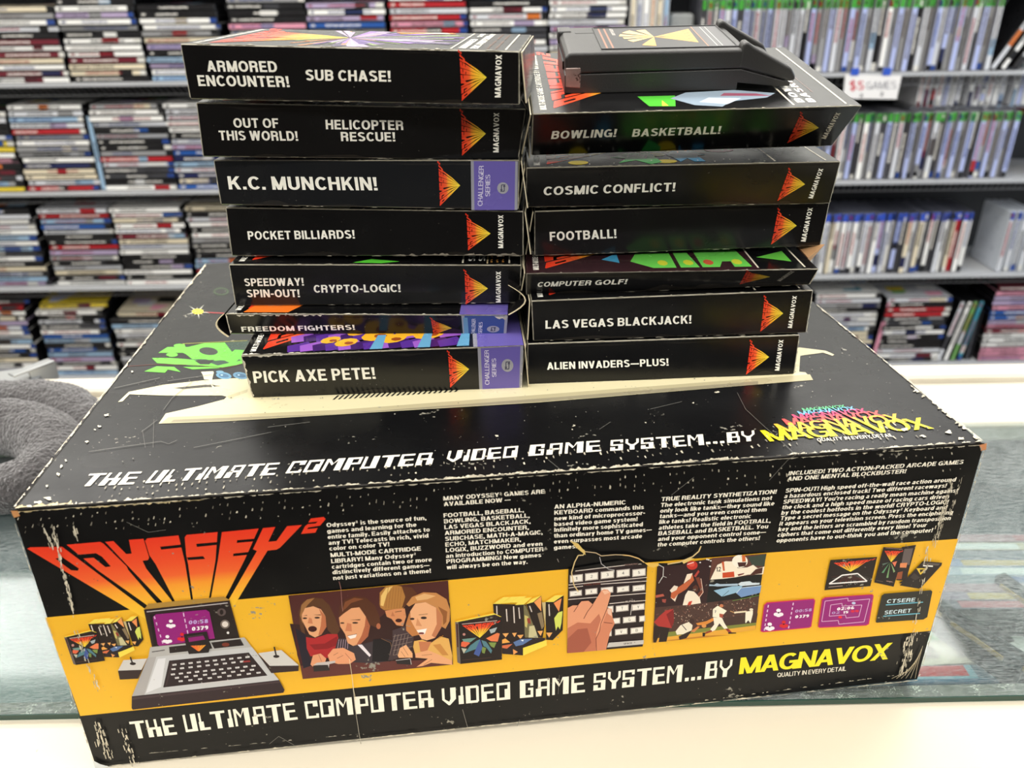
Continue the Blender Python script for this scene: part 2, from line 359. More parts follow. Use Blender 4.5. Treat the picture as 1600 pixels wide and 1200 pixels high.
def cglyph(ch):
    """the squared two-weight lettering of the slogan"""
    R = lambda a, b, c, d: [(a, b), (c, b), (c, d), (a, d)]
    t = .14
    g = {
     'T': (.84, [R(0, 1-t, .84, 1), R(.3, 0, .58, .95)]),
     'H': (.82, [R(.0, .45, t, 1), R(0, 0, .3, .5), R(.48, .45, .62, 1), R(.48, 0, .8, .5), R(.0, .42, .8, .55)]),
     'E': (.74, [R(0, 0, t, 1), R(0, 0, .3, .5), R(0, 1-t, .66, 1), R(0, .45, .66, .58), R(0, 0, .74, t)]),
     'U': (.74, [R(0, 0, t, 1), R(0, 0, .7, t), R(.42, 0, .72, 1)]),
     'L': (.62, [R(.04, .45, .16, 1), R(0, 0, .28, .5), R(0, 0, .62, t)]),
     'I': (.3, [R(.12, .45, .26, 1), R(0, 0, .28, .5)]),
     'M': (.92, [R(0, 0, t, 1), [(0, 1), (.16, 1), (.42, .58), (.36, .45)], [(.36, .45), (.42, .58), (.66, 1), (.54, 1)], R(.58, 0, .88, 1)]),
     'A': (.78, [R(.12, .4, .26, 1), R(0, 0, .3, .45), R(.12, 1-t, .74, 1), R(.6, 0, .74, 1), R(.1, .42, .74, .55)]),
     'C': (.72, [R(0, 0, t, 1), R(0, 1-t, .7, 1), R(.44, .66, .7, 1), R(0, 0, .7, t), R(.56, 0, .7, .25)]),
     'O': (.78, [R(0, 0, t, 1), R(0, 1-t, .74, 1), R(0, 0, .74, t), R(.6, 0, .74, 1), R(.44, 0, .74, .62)]),
     'P': (.74, [R(0, 0, .28, 1), R(0, 1-t, .72, 1), R(.58, .42, .72, 1), R(0, .42, .72, .55)]),
     'R': (.82, [R(0, 0, .28, .5), R(0, 0, t, 1), R(0, 1-t, .66, 1), R(.52, .45, .66, 1), R(0, .42, .7, .55), R(.5, 0, .8, .5)]),
     'V': (.8, [R(0, .32, t, 1), R(.46, .32, .76, 1), [(0, .34), (.34, 0), (.42, 0), (.76, .34), (.46, .36), (.38, .2), (t, .36)]]),
     'D': (.76, [R(0, 0, .26, 1), R(0, 1-t, .66, 1), R(0, 0, .66, t), R(.58, .06, .72, .94)]),
     'G': (.76, [R(0, 0, .3, 1), R(0, .84, .72, 1), R(.56, .66, .72, 1), R(0, 0, .72, t), R(.58, 0, .72, .52), R(.44, .42, .72, .55)]),
     'S': (.74, [R(0, 1-t, .7, 1), R(.54, .72, .7, 1), R(0, .45, t, 1), R(0, .45, .7, .58), R(.44, 0, .7, .58), R(0, 0, .7, t), R(0, 0, .26, .32)]),
     'Y': (.76, [R(0, .62, t, 1), R(.6, .62, .74, 1), [(0, .64), (.24, .36), (.5, .36), (.74, .64), (.6, .66), (.44, .5), (.3, .5), (t, .66)], R(.24, 0, .5, .44)]),
     'B': (.74, [R(0, 0, .28, 1), R(0, 1-t, .66, 1), R(.52, .5, .66, 1), R(0, .45, .72, .57), R(.58, 0, .72, .57), R(0, 0, .72, t)]),
     '.': (.26, [R(0, 0, .22, .2)]),
    }
    if ch == ' ': return (.35, [])
    return g.get(ch, (.3, []))

# ------------------------------------------------------------------ printing on a flat panel
EPS = 3.5e-6
def homography(q):
    """photo pixels (TL, TR, BR, BL) -> unit square"""
    A = []; b = []
    for (x, y), (u, v) in zip(q, ((0, 0), (1, 0), (1, 1), (0, 1))):
        A.append([x, y, 1, 0, 0, 0, -u*x, -u*y]); b.append(u)
        A.append([0, 0, 0, x, y, 1, -v*x, -v*y]); b.append(v)
    return np.append(np.linalg.solve(np.array(A, float), np.array(b, float)), 1).reshape(3, 3)

class Panel:
    """prints on one face of a carton. quad: where its corners stand in the photograph; P: the corners in space"""
    def __init__(s, mb, quad, P, lift=8e-5, m=0):
        s.mb, s.m = mb, m; s.H = homography(quad); s.P = [np.array(p, float) for p in P]
        n = np.cross(s.P[3]-s.P[0], s.P[1]-s.P[0]); s.n = n/np.linalg.norm(n); s.k = 0; s.lift = lift; s.j = 0
    def at(s, p):
        u, v, w_ = s.H @ np.array([p[0], p[1], 1.0]); u /= w_; v /= w_
        a, b, c, d = s.P
        return a*(1-u)*(1-v)+b*u*(1-v)+c*u*v+d*(1-u)*v + s.n*(s.lift+(s.k+s.j)*EPS)
    def poly(s, pts, col, up=True):
        if up: s.k += 1; s.j = 0
        else: s.j = (s.j+.37) % 1.9
        s.mb.face([s.at(p) for p in pts], [lin(c) for c in col] if isinstance(col, list) else lin(col), s.m)
    def line(s, pts, wd, col):
        s.k += 1
        for (a, b) in zip(pts[:-1], pts[1:]):
            dx, dy = b[0]-a[0], b[1]-a[1]; l = math.hypot(dx, dy) or 1; nx, ny = -dy/l*wd/2, dx/l*wd/2
            s.poly([(a[0]+nx, a[1]+ny), (b[0]+nx, b[1]+ny), (b[0]-nx, b[1]-ny), (a[0]-nx, a[1]-ny)], col, False)
    def ell(s, cx, cy, rx, ry, col, n=18, rot=0.0):
        c_, s_ = math.cos(rot), math.sin(rot); P = []
        for k in range(n):
            a = 2*math.pi*k/n; x, y = rx*math.cos(a), ry*math.sin(a); P.append((cx+x*c_-y*s_, cy+x*s_+y*c_))
        s.poly(P, col)
    def text(s, st, p0, p1, h, col, T=.2, sp=.13, font=None, h1=None, grow=1.0):
        """baseline from p0 to p1, h the pixel vector of the capital height"""
        s.k += 1; x = 0; G = []
        for ch in st:
            wd, ps = (font(ch) if font else glyph(ch, T)); G.append((x, ps)); x += wd+(0 if ch == ' ' else sp)
        W_ = x-sp; h1 = h1 or h; c = lin(col)
        for gi, (x0, ps) in enumerate(G):
            for qi, q in enumerate(ps):
                s.j = (qi % 4)*.3+(gi % 2)*1.2
                P = []
                for (a, b) in q:
                    u = (x0+a)/W_; hx = h[0]+(h1[0]-h[0])*u; hy = h[1]+(h1[1]-h[1])*u
                    P.append(s.at((p0[0]+(p1[0]-p0[0])*u+hx*b, p0[1]+(p1[1]-p0[1])*u+hy*b)))
                s.mb.face(P, c, s.m)
        s.j = 0; s.k += 2
    def logo(s, A, B, Cc, dull=1.0, two=True):
        """fan of letters: A first letter corner, B last letter corner, Cc where the rays meet"""
        o = np.array([8.0, 213.0]); ux = np.array([1412.0, -118.0]); ap = np.array([870.0, 500.0])
        Mi = np.linalg.inv(np.array([ux, ap]).T)
        A, B, Cc = (np.array(q, float) for q in (A, B, Cc))
        def uv(p): return Mi @ (np.array(p, float)-o)
        def px(q): return tuple(A+(B-A)*q[0]+(Cc-A)*q[1])
        stops = [(0, (232, 58, 34)), (.22, (238, 82, 44)), (.34, (244, 104, 50)), (.42, (250, 158, 50)), (.6, (253, 196, 54)), (1.0, (255, 232, 74))]
        def colr(t):
            t = min(max(t, 0), 1)
            for (a, ca), (b, cb) in zip(stops[:-1], stops[1:]):
                if t <= b:
                    f = (t-a)/(b-a); return tuple((ca[i]+(cb[i]-ca[i])*f)*dull for i in range(3))
        def clip(P, y, above):
            R = []
            for i in range(len(P)):
                a, b = P[i], P[(i+1) % len(P)]; ia = (a[1] >= y) == above; ib = (b[1] >= y) == above
                if ia: R.append(a)
                if ia != ib:
                    f = (y-a[1])/(b[1]-a[1]); R.append((a[0]+(b[0]-a[0])*f, y))
            return R
        s.k += 1
        for P in LOGO:
            Q = [tuple(uv(p)) for p in P]
            bands = [-.3, .2, .34, .42, .6, .8, 1.01]
            for a, b in zip(bands[:-1], bands[1:]):
                R = clip(clip(Q, a, True), b, False)
                if len(R) >= 3: s.poly([px(q) for q in R], [colr(q[1]) for q in R], False)
        s.k += 1
        for P in LOGO_CUT: s.poly([px(uv(p)) for p in P], (10, 10, 11), False)
    def blots(s, p0, p1, n, wmax, side, col, seed, lmin=2, lmax=14, gap=0.0, spread=0.0):
        """worn-through patches along a line; side: pixel vector the wear spreads to"""
        r = random.Random(seed); s.k += 3
        dx, dy = p1[0]-p0[0], p1[1]-p0[1]; L_ = math.hypot(dx, dy); dx /= L_; dy /= L_
        for _ in range(n):
            t = r.random()*L_; l = r.uniform(lmin, lmax); wd = wmax*r.random()**1.8+.5; off = spread*r.random()+gap
            t = min(t, L_-l) if L_ > l else 0
            m_ = r.randint(3, 6); top = []
            for k in range(m_+1):
                f = k/m_; top.append((t+l*f, off+wd*math.sin(math.pi*min(max(f+r.uniform(-.1, .1), 0.05), .95))*r.uniform(.5, 1)))
            P = [(t, off)]+top+[(t+l, off)]
            f_ = r.uniform(.7, 1.0); cc = tuple(v*f_ for v in col)
            s.poly([(p0[0]+dx*a+side[0]*b, p0[1]+dy*a+side[1]*b) for a, b in P], cc, False)
    def specks(s, quad, n, r0, r1, col, seed):
        r = random.Random(seed); s.k += 1
        for _ in range(n):
            u, v = r.random(), r.random(); a, b, c_, d = quad
            x = a[0]*(1-u)*(1-v)+b[0]*u*(1-v)+c_[0]*u*v+d[0]*(1-u)*v; y = a[1]*(1-u)*(1-v)+b[1]*u*(1-v)+c_[1]*u*v+d[1]*(1-u)*v
            R_ = r.uniform(r0, r1); k = r.randint(4, 6); ph = r.random()*6
            f_ = r.uniform(.5, 1); cc = tuple(z*f_ for z in col)
            s.poly([(x+R_*r.uniform(.6, 1.3)*math.cos(ph+6.283*i/k), y+R_*.7*r.uniform(.6, 1.3)*math.sin(ph+6.283*i/k)) for i in range(k)], cc, False)

LOGO = [
 [(8, 213), (24, 206), (190, 203), (606, 506), (872, 702), (878, 713)],
 [(213, 193), (388, 178), (405, 188), (522, 300), (530, 318), (668, 474), (876, 705), (873, 706), (620, 490), (370, 318)],
 [(412, 178), (455, 174), (520, 238), (548, 236), (535, 168), (610, 162), (638, 255), (632, 268), (604, 272), (622, 310), (750, 468), (878, 706), (875, 706), (700, 474), (560, 330)],
 [(618, 172), (630, 160), (790, 145), (822, 280), (850, 460), (880, 708), (876, 709), (765, 467), (672, 290), (640, 245)],
 [(822, 155), (832, 142), (990, 128), (978, 270), (945, 447), (880, 711), (877, 711), (860, 455), (838, 290), (828, 240)],
 [(1012, 128), (1200, 110), (1130, 260), (1035, 441), (884, 707), (880, 709), (955, 447), (990, 270)],
 [(1222, 108), (1285, 102), (1248, 176), (1290, 172), (1345, 98), (1420, 92), (1308, 205), (1290, 215), (1244, 220), (1068, 500), (884, 712), (880, 711), (1050, 455), (1190, 222), (1170, 213)],
 [(1465, 60), (1530, 52), (1541, 62), (1512, 95), (1452, 105), (1446, 113), (1500, 107), (1488, 130), (1415, 137), (1436, 98), (1450, 88), (1490, 84), (1500, 75), (1452, 80)],
]
LOGO_CUT = [
 [(155, 262), (190, 255), (275, 311), (270, 322), (235, 320)],
 [(262, 243), (365, 235), (395, 252), (440, 300), (413, 304), (352, 257), (290, 262)],
 [(695, 202), (807, 190), (811, 204), (700, 216)], [(652, 262), (755, 256), (762, 270), (660, 276)],
 [(880, 187), (986, 178), (985, 192), (884, 202)], [(832, 255), (915, 248), (925, 262), (838, 268)],
 [(1090, 168), (1188, 160), (1182, 173), (1087, 182)], [(1070, 235), (1148, 227), (1140, 241), (1068, 248)],
]
def TR(ox, oy, s_):
    return lambda *p: [(ox+p[i]/s_, oy+p[i+1]/s_) for i in range(0, len(p), 2)]
# ------------------------------------------------------------------ room shell
FL = -0.95
def struct(mb, name, mt): o = mb.build(name, mt); tag(o, kind='structure'); return o
def slab(name, c, d, mt): mb = MB(); mb.box(c, d, (1, 1, 1, 1)); return struct(mb, name, mt)
slab('floor', (0, 0, FL-.05), (6.6, 5.9, .1), M['floor'])
slab('ceiling', (0, 0, CEIL+.05), (6.6, 5.9, .1), M['ceiling'])
slab('wall_back', (0, 2.75, .4), (6.6, .1, 2.7), M['wall'])
slab('wall_left', (-3.25, 0, .4), (.1, 5.6, 2.7), M['wall'])
for nm, c, d in (('wall_right', (3.25, -1.6, .4), (.1, 2.4, 2.7)),): slab(nm, c, d, M['wall'])
# right wall and front wall have a window opening each
mb = MB()
for c, d in (((3.25, 2.5, .4), (.1, .6, 2.7)), ((3.25, .9, -.55), (.1, 2.6, .8)), ((3.25, .9, 1.7), (.1, 2.6, .12))): mb.box(c, d)
struct(mb, 'wall_window_side', M['wall'])
mb = MB()
for c, d in (((-2.6, -2.75, .4), (1.4, .1, 2.7)), ((2.6, -2.75, .4), (1.4, .1, 2.7)), ((0, -2.75, -.55), (3.8, .1, .8)), ((0, -2.75, 1.7), (3.8, .1, .12))): mb.box(c, d)
struct(mb, 'wall_front', M['dark_wall'])
def window(n, c, wd, hh, axis):
    mb = MB(); t = .05
    def bx(a, z, la, lz):
        mb.box((c[0]+(a if axis == 'x' else 0), c[1]+(a if axis == 'y' else 0), z), (la if axis == 'x' else .06, la if axis == 'y' else .06, lz))
    for s_ in (-1, 0, 1): bx(s_*(wd/2-t/2), c[2], t, hh)
    for s_ in (-1, 1): bx(0, c[2]+s_*(hh/2-t/2), wd, t)
    o = struct(mb, 'window_%d' % n, M['rail'])
    mb = MB(); q = .16*(1 if axis == 'y' else -1)
    if axis == 'y': mb.box((c[0]+.1, c[1], c[2]), (.01, wd, hh))
    else: mb.box((c[0], c[1]-.1, c[2]), (wd, .01, hh))
    p_ = mb.build('daylight_pane', M['sky'] if n == 1 else M['dusk']); p_.parent = o
window(1, (3.25, .9, .745), 2.6, 1.79, 'y'); window(2, (0, -2.75, .745), 3.8, 1.79, 'x')
for k, (lx, ly) in enumerate(LAMPS):
    o = empty('ceiling_light', (lx, ly, CEIL)); mb = MB()
    for c, d in (((0, .31, -.012), (1.26, .03, .03)), ((0, -.31, -.012), (1.26, .03, .03)), ((.61, 0, -.012), (.03, .6, .03)), ((-.61, 0, -.012), (.03, .6, .03))): mb.box(c, d)
    f = mb.build('frame', M['rail']); f.parent = o
    mb = MB(); mb.box((0, 0, -.006), (1.2, .6, .01)); f = mb.build('diffuser', M['lamp']); f.parent = o
    col_ = ('left', 'middle', 'right')[k//4]; row_ = ('above the customers', 'above the counter', 'added behind the counter to brighten the shelves', 'above the shelves')[k % 4]
    tag(o, 'recessed fluorescent ceiling light, %s row, %s' % (col_, row_), 'ceiling light', 'ceiling lights')

# ------------------------------------------------------------------ glass display counter
yF = .3616; GX0, GX1 = -1.25, 1.25; yB = .70
counter = empty('display_counter', (0, .55, FL)); tag(counter, 'glass-topped shop display counter with a cream ledge under the console carton', 'counter')
def cpt(mb, name, mt, kind=None):
    o = mb.build(name, mt); o.parent = counter; o.location = tuple(-np.array(counter.location)); return o
mb = MB(); mb.box(((GX0+GX1)/2, (yF+yB)/2, -.002), (GX1-GX0, yB-yF, .004), (1, 1, 1, 1)); cpt(mb, 'glass_top', M['glass'])
mb = MB(); mb.box(((GX0+GX1)/2, yF-.0004, -.002), (GX1-GX0, .0008, .0041)); cpt(mb, 'glass_edge', M['glass_edge'])
mb = MB(); mb.box(((GX0+GX1)/2, yF-.070+.002, -.0205), (GX1-GX0, .145, .031), (1, 1, 1, 1), .002); cpt(mb, 'front_ledge', M['laminate'])
mb = MB(); mb.box(((GX0+GX1)/2, yF+.0070, -.0085), (GX1-GX0, .012, .0085)); o = cpt(mb, 'front_rail', mat('scuffed_metal_rail', (104, 101, 90), rough=.5, var=.35, vscale=260, specks=(900, .3, .36, (220, 214, 196))))
mb = MB(); mb.box(((GX0+GX1)/2, .757, -.010), (GX1-GX0, .120, .022), (1, 1, 1, 1), .003); mb.box(((GX0+GX1)/2, .800, .004), (GX1-GX0, .03, .012), (1, 1, 1, 1), .003); cpt(mb, 'back_rail', M['rail'])
mb = MB(); mb.box((GX0+.01, .58, -.49), (.02, .44, .93)); mb.box((GX1-.01, .58, -.49), (.02, .44, .93)); mb.box((0, .80, -.49), (GX1-GX0, .02, .93)); cpt(mb, 'cabinet_panels', M['case_side'])
mb = MB(); mb.box((0, yF-.005, -.55), (GX1-GX0, .012, .8)); cpt(mb, 'front_panel_board', M['rail'])
mb = MB(); mb.box((0, .585, -.120), (GX1-GX0-.05, .42, .012)); cpt(mb, 'inner_shelf', M['felt'])

# things lying inside the counter, seen through the scratched glass
zs = -.113
def flat_case(name, px, w_, d_, h_, rz, body, top, label, cat, marks=(), z=zs, grp=None):
    P_ = onz(px[0], px[1], z+h_); mb = MB()
    mb.box((0, 0, h_/2), (w_, d_, h_), lin(body), .001)
    mb.face([(-w_/2+.004, -d_/2+.004, h_+1e-4), (w_/2-.004, -d_/2+.004, h_+1e-4), (w_/2-.004, d_/2-.004, h_+1e-4), (-w_/2+.004, d_/2-.004, h_+1e-4)], lin(top))
    for k, (x0, y0, x1, y1, c_) in enumerate(marks):
        mb.face([(x0*w_, y0*d_, h_+2e-4+k*4e-5), (x1*w_, y0*d_, h_+2e-4+k*4e-5), (x1*w_, y1*d_, h_+2e-4+k*4e-5), (x0*w_, y1*d_, h_+2e-4+k*4e-5)], lin(c_))
    o = mb.build(name, M['case']); o.location = (P_[0], P_[1], z); o.rotation_euler = (0, 0, rz); tag(o, label, cat, grp); return o
flat_case('game_case', (1482, 1050), .075, .022, .012, .0, (60, 110, 140), (150, 190, 205), 'pale blue game case with a red title inside the counter, by the carton corner', 'game case', ((-.4, -.2, .2, .3, (206, 54, 60)), (.28, -.3, .42, .3, (90, 120, 140))))
flat_case('game_case', (1478, 1018), .08, .035, .012, .05, (200, 180, 150), (222, 208, 186), 'beige game case inside the counter behind the pale blue one', 'game case', ((-.3, -.2, -.1, .2, (150, 130, 120)), (.1, -.2, .3, .2, (150, 130, 120))))
flat_case('game_case', (1490, 990), .06, .02, .012, .1, (70, 150, 70), (110, 178, 96), 'green topped game case inside the counter near the carton edge', 'game case')
flat_case('price_card', (1590, 985), .09, .08, .002, .35, (226, 222, 214), (226, 222, 214), 'large white card inside the counter at the right edge', 'card')
flat_case('price_card', (1530, 975), .035, .06, .002, .3, (222, 220, 214), (222, 220, 214), 'narrow white card inside the counter between two dark dividers', 'card')
for k, (px, L_, rz, lb) in enumerate((((1560, 1035), .10, -1.0, 'dark slanted divider inside the counter beside the large white card'), ((1512, 1005), .09, -1.1, 'dark slanted divider inside the counter close to the carton'), ((1592, 950), .05, -1.2, 'short dark divider inside the counter near the back rail'))):
    P_ = onz(px[0], px[1], zs+.02); mb = MB(); mb.box((0, 0, .02), (L_, .012, .04), lin((50, 50, 54)), .002); mb.box((0, -.0068, .034), (L_*.7, .001, .004), lin((190, 160, 90)))
    o = mb.build('shelf_divider', M['case']); o.location = (P_[0], P_[1], zs); o.rotation_euler = (0, 0, rz); tag(o, lb, 'divider', 'dividers inside the counter')
cols_ = ((176, 140, 146), (196, 184, 160), (120, 122, 130), (136, 146, 176), (180, 186, 196), (150, 154, 160), (176, 146, 154), (160, 142, 156), (120, 112, 122))
ordn = ('first', 'second', 'third', 'fourth', 'fifth', 'sixth', 'seventh', 'eighth', 'ninth', 'tenth', 'eleventh', 'twelfth', 'thirteenth', 'fourteenth', 'fifteenth', 'sixteenth', 'seventeenth', 'eighteenth', 'nineteenth', 'twentieth')
for k in range(9):
    P_ = onz(1540, 842+k*13, zs+.032); mb = MB(); mb.box((0, 0, .016), (.19, .0125, .032), lin((26, 26, 30)), .001)
    mb.face([(-.09, -.0055, .0322), (.09, -.0055, .0322), (.09, .0055, .0322), (-.09, .0055, .0322)], lin(cols_[k])); r_ = random.Random(k); x = r_.uniform(-.08, 0)
    mb.face([(x, -.004, .0323), (x+.06, -.004, .0323), (x+.06, .004, .0323), (x, .004, .0323)], lin(r_.choice([(220, 220, 216), (196, 170, 120), (110, 124, 160), (180, 110, 116)])))
    o = mb.build('disc_case', M['case']); o.location = (P_[0]+.04, P_[1], zs); o.rotation_euler = (0, 0, -.03); tag(o, 'disc case standing inside the counter, %s from the back of its row' % ordn[k], 'disc case', 'disc cases inside the counter')
flat_case('price_card', (40, 1000), .22, .20, .002, .1, (110, 128, 124), (110, 128, 124), 'grey-green card lying inside the counter left of the carton', 'card')

# bracket lying on the back rail at the far left
mb = MB(); P_ = onz(52, 600, .006); mb.box((P_[0]-.03, P_[1]+.005, .012), (.05, .035, .003), (1, 1, 1, 1), .0008, rz=.3); mb.box((P_[0]-.002, P_[1]+.008, .022), (.012, .045, .003), (1, 1, 1, 1), .0008, rz=-.6); mb.box((P_[0]+.006, P_[1]+.014, .012), (.003, .03, .022), (1, 1, 1, 1), .0008, rz=-.6)
mb.box((P_[0]-.01, P_[1]+.005, .0085), (.03, .02, .006), (1, 1, 1, 1))
o = mb.build('metal_bracket', M['steel']); tag(o, 'bent grey metal bracket on the back rail behind the fleece pillow', 'bracket')

# ------------------------------------------------------------------ grey fleece neck pillow left of the carton
def blob_ring(name, segs, label_parent, parent, mt, seed):
    """a soft tube through (x, y, z, r) stations with gentle lumps"""
    me = bpy.data.meshes.new(name); b = bmesh.new(); n = 28; rings = []
    P_ = [Vector(s_[:3]) for s_ in segs]
    for i, s_ in enumerate(segs):
        t = (P_[min(i+1, len(P_)-1)]-P_[max(i-1, 0)]).normalized(); up = Vector((0, 0, 1)); sd = t.cross(up).normalized(); up2 = sd.cross(t)
        rg = []
        for k in range(n):
            a = 2*math.pi*k/n; q_ = P_[i]+(sd*math.cos(a)*s_[3]+up2*math.sin(a)*s_[3]*.86)
            rg.append(b.verts.new(q_))
        rings.append(rg)
    for a, c_ in zip(rings[:-1], rings[1:]):
        for k in range(n): b.faces.new([a[k], a[(k+1) % n], c_[(k+1) % n], c_[k]])
    for rg, f in ((rings[0], -1), (rings[-1], 1)):
        b.faces.new(rg if f > 0 else rg[::-1])
    bmesh.ops.recalc_face_normals(b, faces=b.faces)
    b.to_mesh(me); b.free(); me.materials.append(mt); me.polygons.foreach_set('use_smooth', [True]*len(me.polygons))
    o = bpy.data.objects.new(name, me); C.objects.link(o)
    m1 = o.modifiers.new('s', 'SUBSURF'); m1.levels = m1.render_levels = 2
    tx = bpy.data.textures.new(name+'_lump', 'CLOUDS'); tx.noise_scale = .03
    m2 = o.modifiers.new('d', 'DISPLACE'); m2.texture = tx; m2.strength = .006; m2.mid_level = .5
    tx2 = bpy.data.textures.new(name+'_nap', 'CLOUDS'); tx2.noise_scale = .0025
    m3 = o.modifiers.new('s2', 'SUBSURF'); m3.levels = m3.render_levels = 2; m3.subdivision_type = 'SIMPLE'
    m4 = o.modifiers.new('d2', 'DISPLACE'); m4.texture = tx2; m4.strength = .0022
    o.parent = parent; o.location = tuple(-np.array(parent.location)); return o
def path(pts, n=18):
    """smooth closed-ish spline through control points"""
    out = []; m_ = len(pts)
    for i in range(m_-1):
        p0, p1, p2, p3 = (np.array(pts[max(i-1, 0)]), np.array(pts[i]), np.array(pts[i+1]), np.array(pts[min(i+2, m_-1)]))
        for k in range(14):
            t = k/14; out.append(tuple(.5*((2*p1)+(-p0+p2)*t+(2*p0-5*p1+4*p2-p3)*t*t+(-p0+3*p1-3*p2+p3)*t**3)))
    out.append(tuple(pts[-1])); return out
pil = empty('neck_pillow', (-.48, .66, 0)); tag(pil, 'grey fleece neck pillow lying on the glass left of the carton', 'pillow')
def zp(x, y, z, r): P_ = onz(x, y, z); return (P_[0], P_[1], z, r)
blob_ring('front_lobe', path([zp(-90, 680, .04, .02), zp(-40, 668, .038, .028), zp(20, 668, .036, .029), zp(66, 682, .036, .029), zp(84, 715, .034, .028), zp(62, 748, .032, .026), zp(10, 762, .030, .024), zp(-60, 765, .03, .022)]), None, pil, M['fleece'], 1)
blob_ring('rear_lobe', path([zp(-80, 640, .032, .02), zp(-20, 634, .032, .024), zp(50, 628, .032, .026), zp(98, 636, .030, .026), zp(140, 668, .026, .022), zp(160, 700, .022, .012)]), None, pil, M['fleece'], 2)
blob_ring('under_lobe', path([zp(-60, 775, .016, .014), zp(-10, 778, .016, .017), zp(24, 772, .016, .015), zp(45, 755, .016, .009)]), None, pil, M['fleece'], 3)
# ------------------------------------------------------------------ wall shelving
YS = 2.187; SX0, SX1 = -1.75, 1.85
ZS = [.435, .165, -.107, -.373, -.6525, -.93]
shelving = empty('shelving_unit', (0, YS+.12, FL)); tag(shelving, 'long grey metal shelving unit packed with cases behind the counter', 'shelving')
def spt(mb, name, mt):
    o = mb.build(name, mt); o.parent = shelving; o.location = tuple(-np.array(shelving.location)); return o
for z in ZS:
    mb = MB(); mb.box(((SX0+SX1)/2, YS+.11, z-.004), (SX1-SX0, .26, .006), (1, 1, 1, 1)); mb.box(((SX0+SX1)/2, YS-.022, z-.003), (SX1-SX0, .006, .010), (1, 1, 1, 1), .001)
    spt(mb, 'shelf', M['shelf'])
    if z > -.9:
        mb = MB()   # ribbed wire lip hanging under the front edge
        for i in range(int((SX1-SX0)/.016)):
            x = SX0+.01+i*.016; a = Vector((x, YS-.020, z-.009)); b_ = Vector((x+.006, YS+.004, z-.030))
            for w_ in (Vector((.0013, 0, 0)),): mb.face([a-w_, a+w_, b_+w_, b_-w_], (1, 1, 1, 1))
        mb.box(((SX0+SX1)/2, YS+.004, z-.031), (SX1-SX0, .003, .003)); spt(mb, 'wire_lip', M['wire'])
mb = MB(); mb.box(((SX0+SX1)/2, YS+.245, -.2), (SX1-SX0, .01, 1.5)); spt(mb, 'back_panel', M['shelf_dark'])
for x in (SX0-.01, SX1+.01):
    mb = MB(); mb.box((x, YS+.12, -.19), (.02, .27, 1.53)); spt(mb, 'end_panel', M['shelf'])

PALS = {
 'lavender': (176, 186, 226),  # on the game rows this tone paints in reflections along the case edges
 'white': (244, 243, 238), 'black': (26, 25, 27), 'grey': (150, 150, 150), 'red': (178, 36, 44), 'pale blue': (150, 180, 206), 'blue': (40, 86, 160), 'cream': (226, 214, 186),
 'maroon': (110, 30, 44), 'lilac': (176, 160, 190), 'dark grey': (64, 64, 68), 'pink': (220, 150, 170), 'green': (110, 160, 90), 'yellow': (226, 200, 60), 'orange': (220, 120, 50), 'silver': (208, 210, 214), 'teal': (60, 140, 160), 'navy': (36, 42, 84)}
def dvd_mesh(colr, seed, body=None, th=.0142, L_=.19, D_=.135, head=None):
    """lying case, spine towards -y"""
    r = random.Random(seed); mb = MB(); base = PALS[colr]
    body = body or r.choice([(12, 12, 13), (16, 16, 18), (20, 20, 22)])
    mb.box((0, D_/2, th/2), (L_, D_, th), lin(body), .0009)
    e = 2e-4; z0, z1 = (.0019, th-.0019) if not head else (.0009, th-.0009)
    def rc(x0, x1, c_, k=1, a=z0, b_=z1): mb.face([(x0, -e*k*.3-1e-4, a), (x1, -e*k*.3-1e-4, a), (x1, -e*k*.3-1e-4, b_), (x0, -e*k*.3-1e-4, b_)], lin(c_))
    h = L_/2-.0015
    rc(-h, h, base, 1)
    jit = lambda c_, f: tuple(min(255, max(0, v*f)) for v in c_)
    ink = (235, 232, 224) if sum(base) < 330 else r.choice([(30, 28, 30), (150, 30, 40), (40, 60, 120), (90, 80, 76)])
    # end blocks
    if head: rc(-h, -h+.022, head, 2)
    if r.random() < .6: rc(h-r.uniform(.01, .02), h, r.choice([(28, 28, 30), (220, 218, 210), (40, 70, 140), base]), 2)
    if r.random() < (.5 if not head else .18): x = r.uniform(-.02, .05); rc(x, x+r.uniform(.02, .05), jit(r.choice([PALS[k_] for k_ in ('white', 'black', 'grey', 'pale blue', 'red', 'maroon', 'cream', 'dark grey', 'lilac', 'silver', 'blue', 'navy', 'orange')]), .9), 2)
    if r.random() < .35: rc(-h, h, jit(base, .8), 2, z0, z0+.003)
    # title as a run of marks
    x = r.uniform(-.085, -.03); end = x+r.uniform(.05, .11)
    while x < min(end, .085):
        w_ = r.uniform(.0022, .0055); rc(x, x+w_, ink, 3, z0+.0028+r.uniform(0, .001), z1-.0028-r.uniform(0, .001)); x += w_+.0012
    if r.random() < .7:
        x = -h+.006; rc(x, x+r.uniform(.006, .014), jit(ink, .9), 3, z0+.003, z1-.003)
    # cover on top
    t = th+1e-4; mb.face([(-h, .003, t), (h, .003, t), (h, D_-.004, t), (-h, D_-.004, t)], lin(jit(base, .9)))
    for k in range(4):
        x = r.uniform(-.08, .04); y = r.uniform(.01, .09); mb.face([(x, y, t+1e-4*(k+1)), (x+r.uniform(.02, .06), y, t+1e-4*(k+1)), (x+.05, y+.03, t+1e-4*(k+1)), (x, y+.03, t+1e-4*(k+1))], lin(r.choice(list(PALS.values()))))
    me_o = mb.build('dvd_case', M['case']); return me_o
OR2 = ('first', 'second', 'third', 'fourth', 'fifth', 'sixth', 'seventh', 'eighth', 'ninth')
SH = {0: 'top shelf', 1: 'second shelf', 2: 'third shelf', 3: 'bottom shelf'}
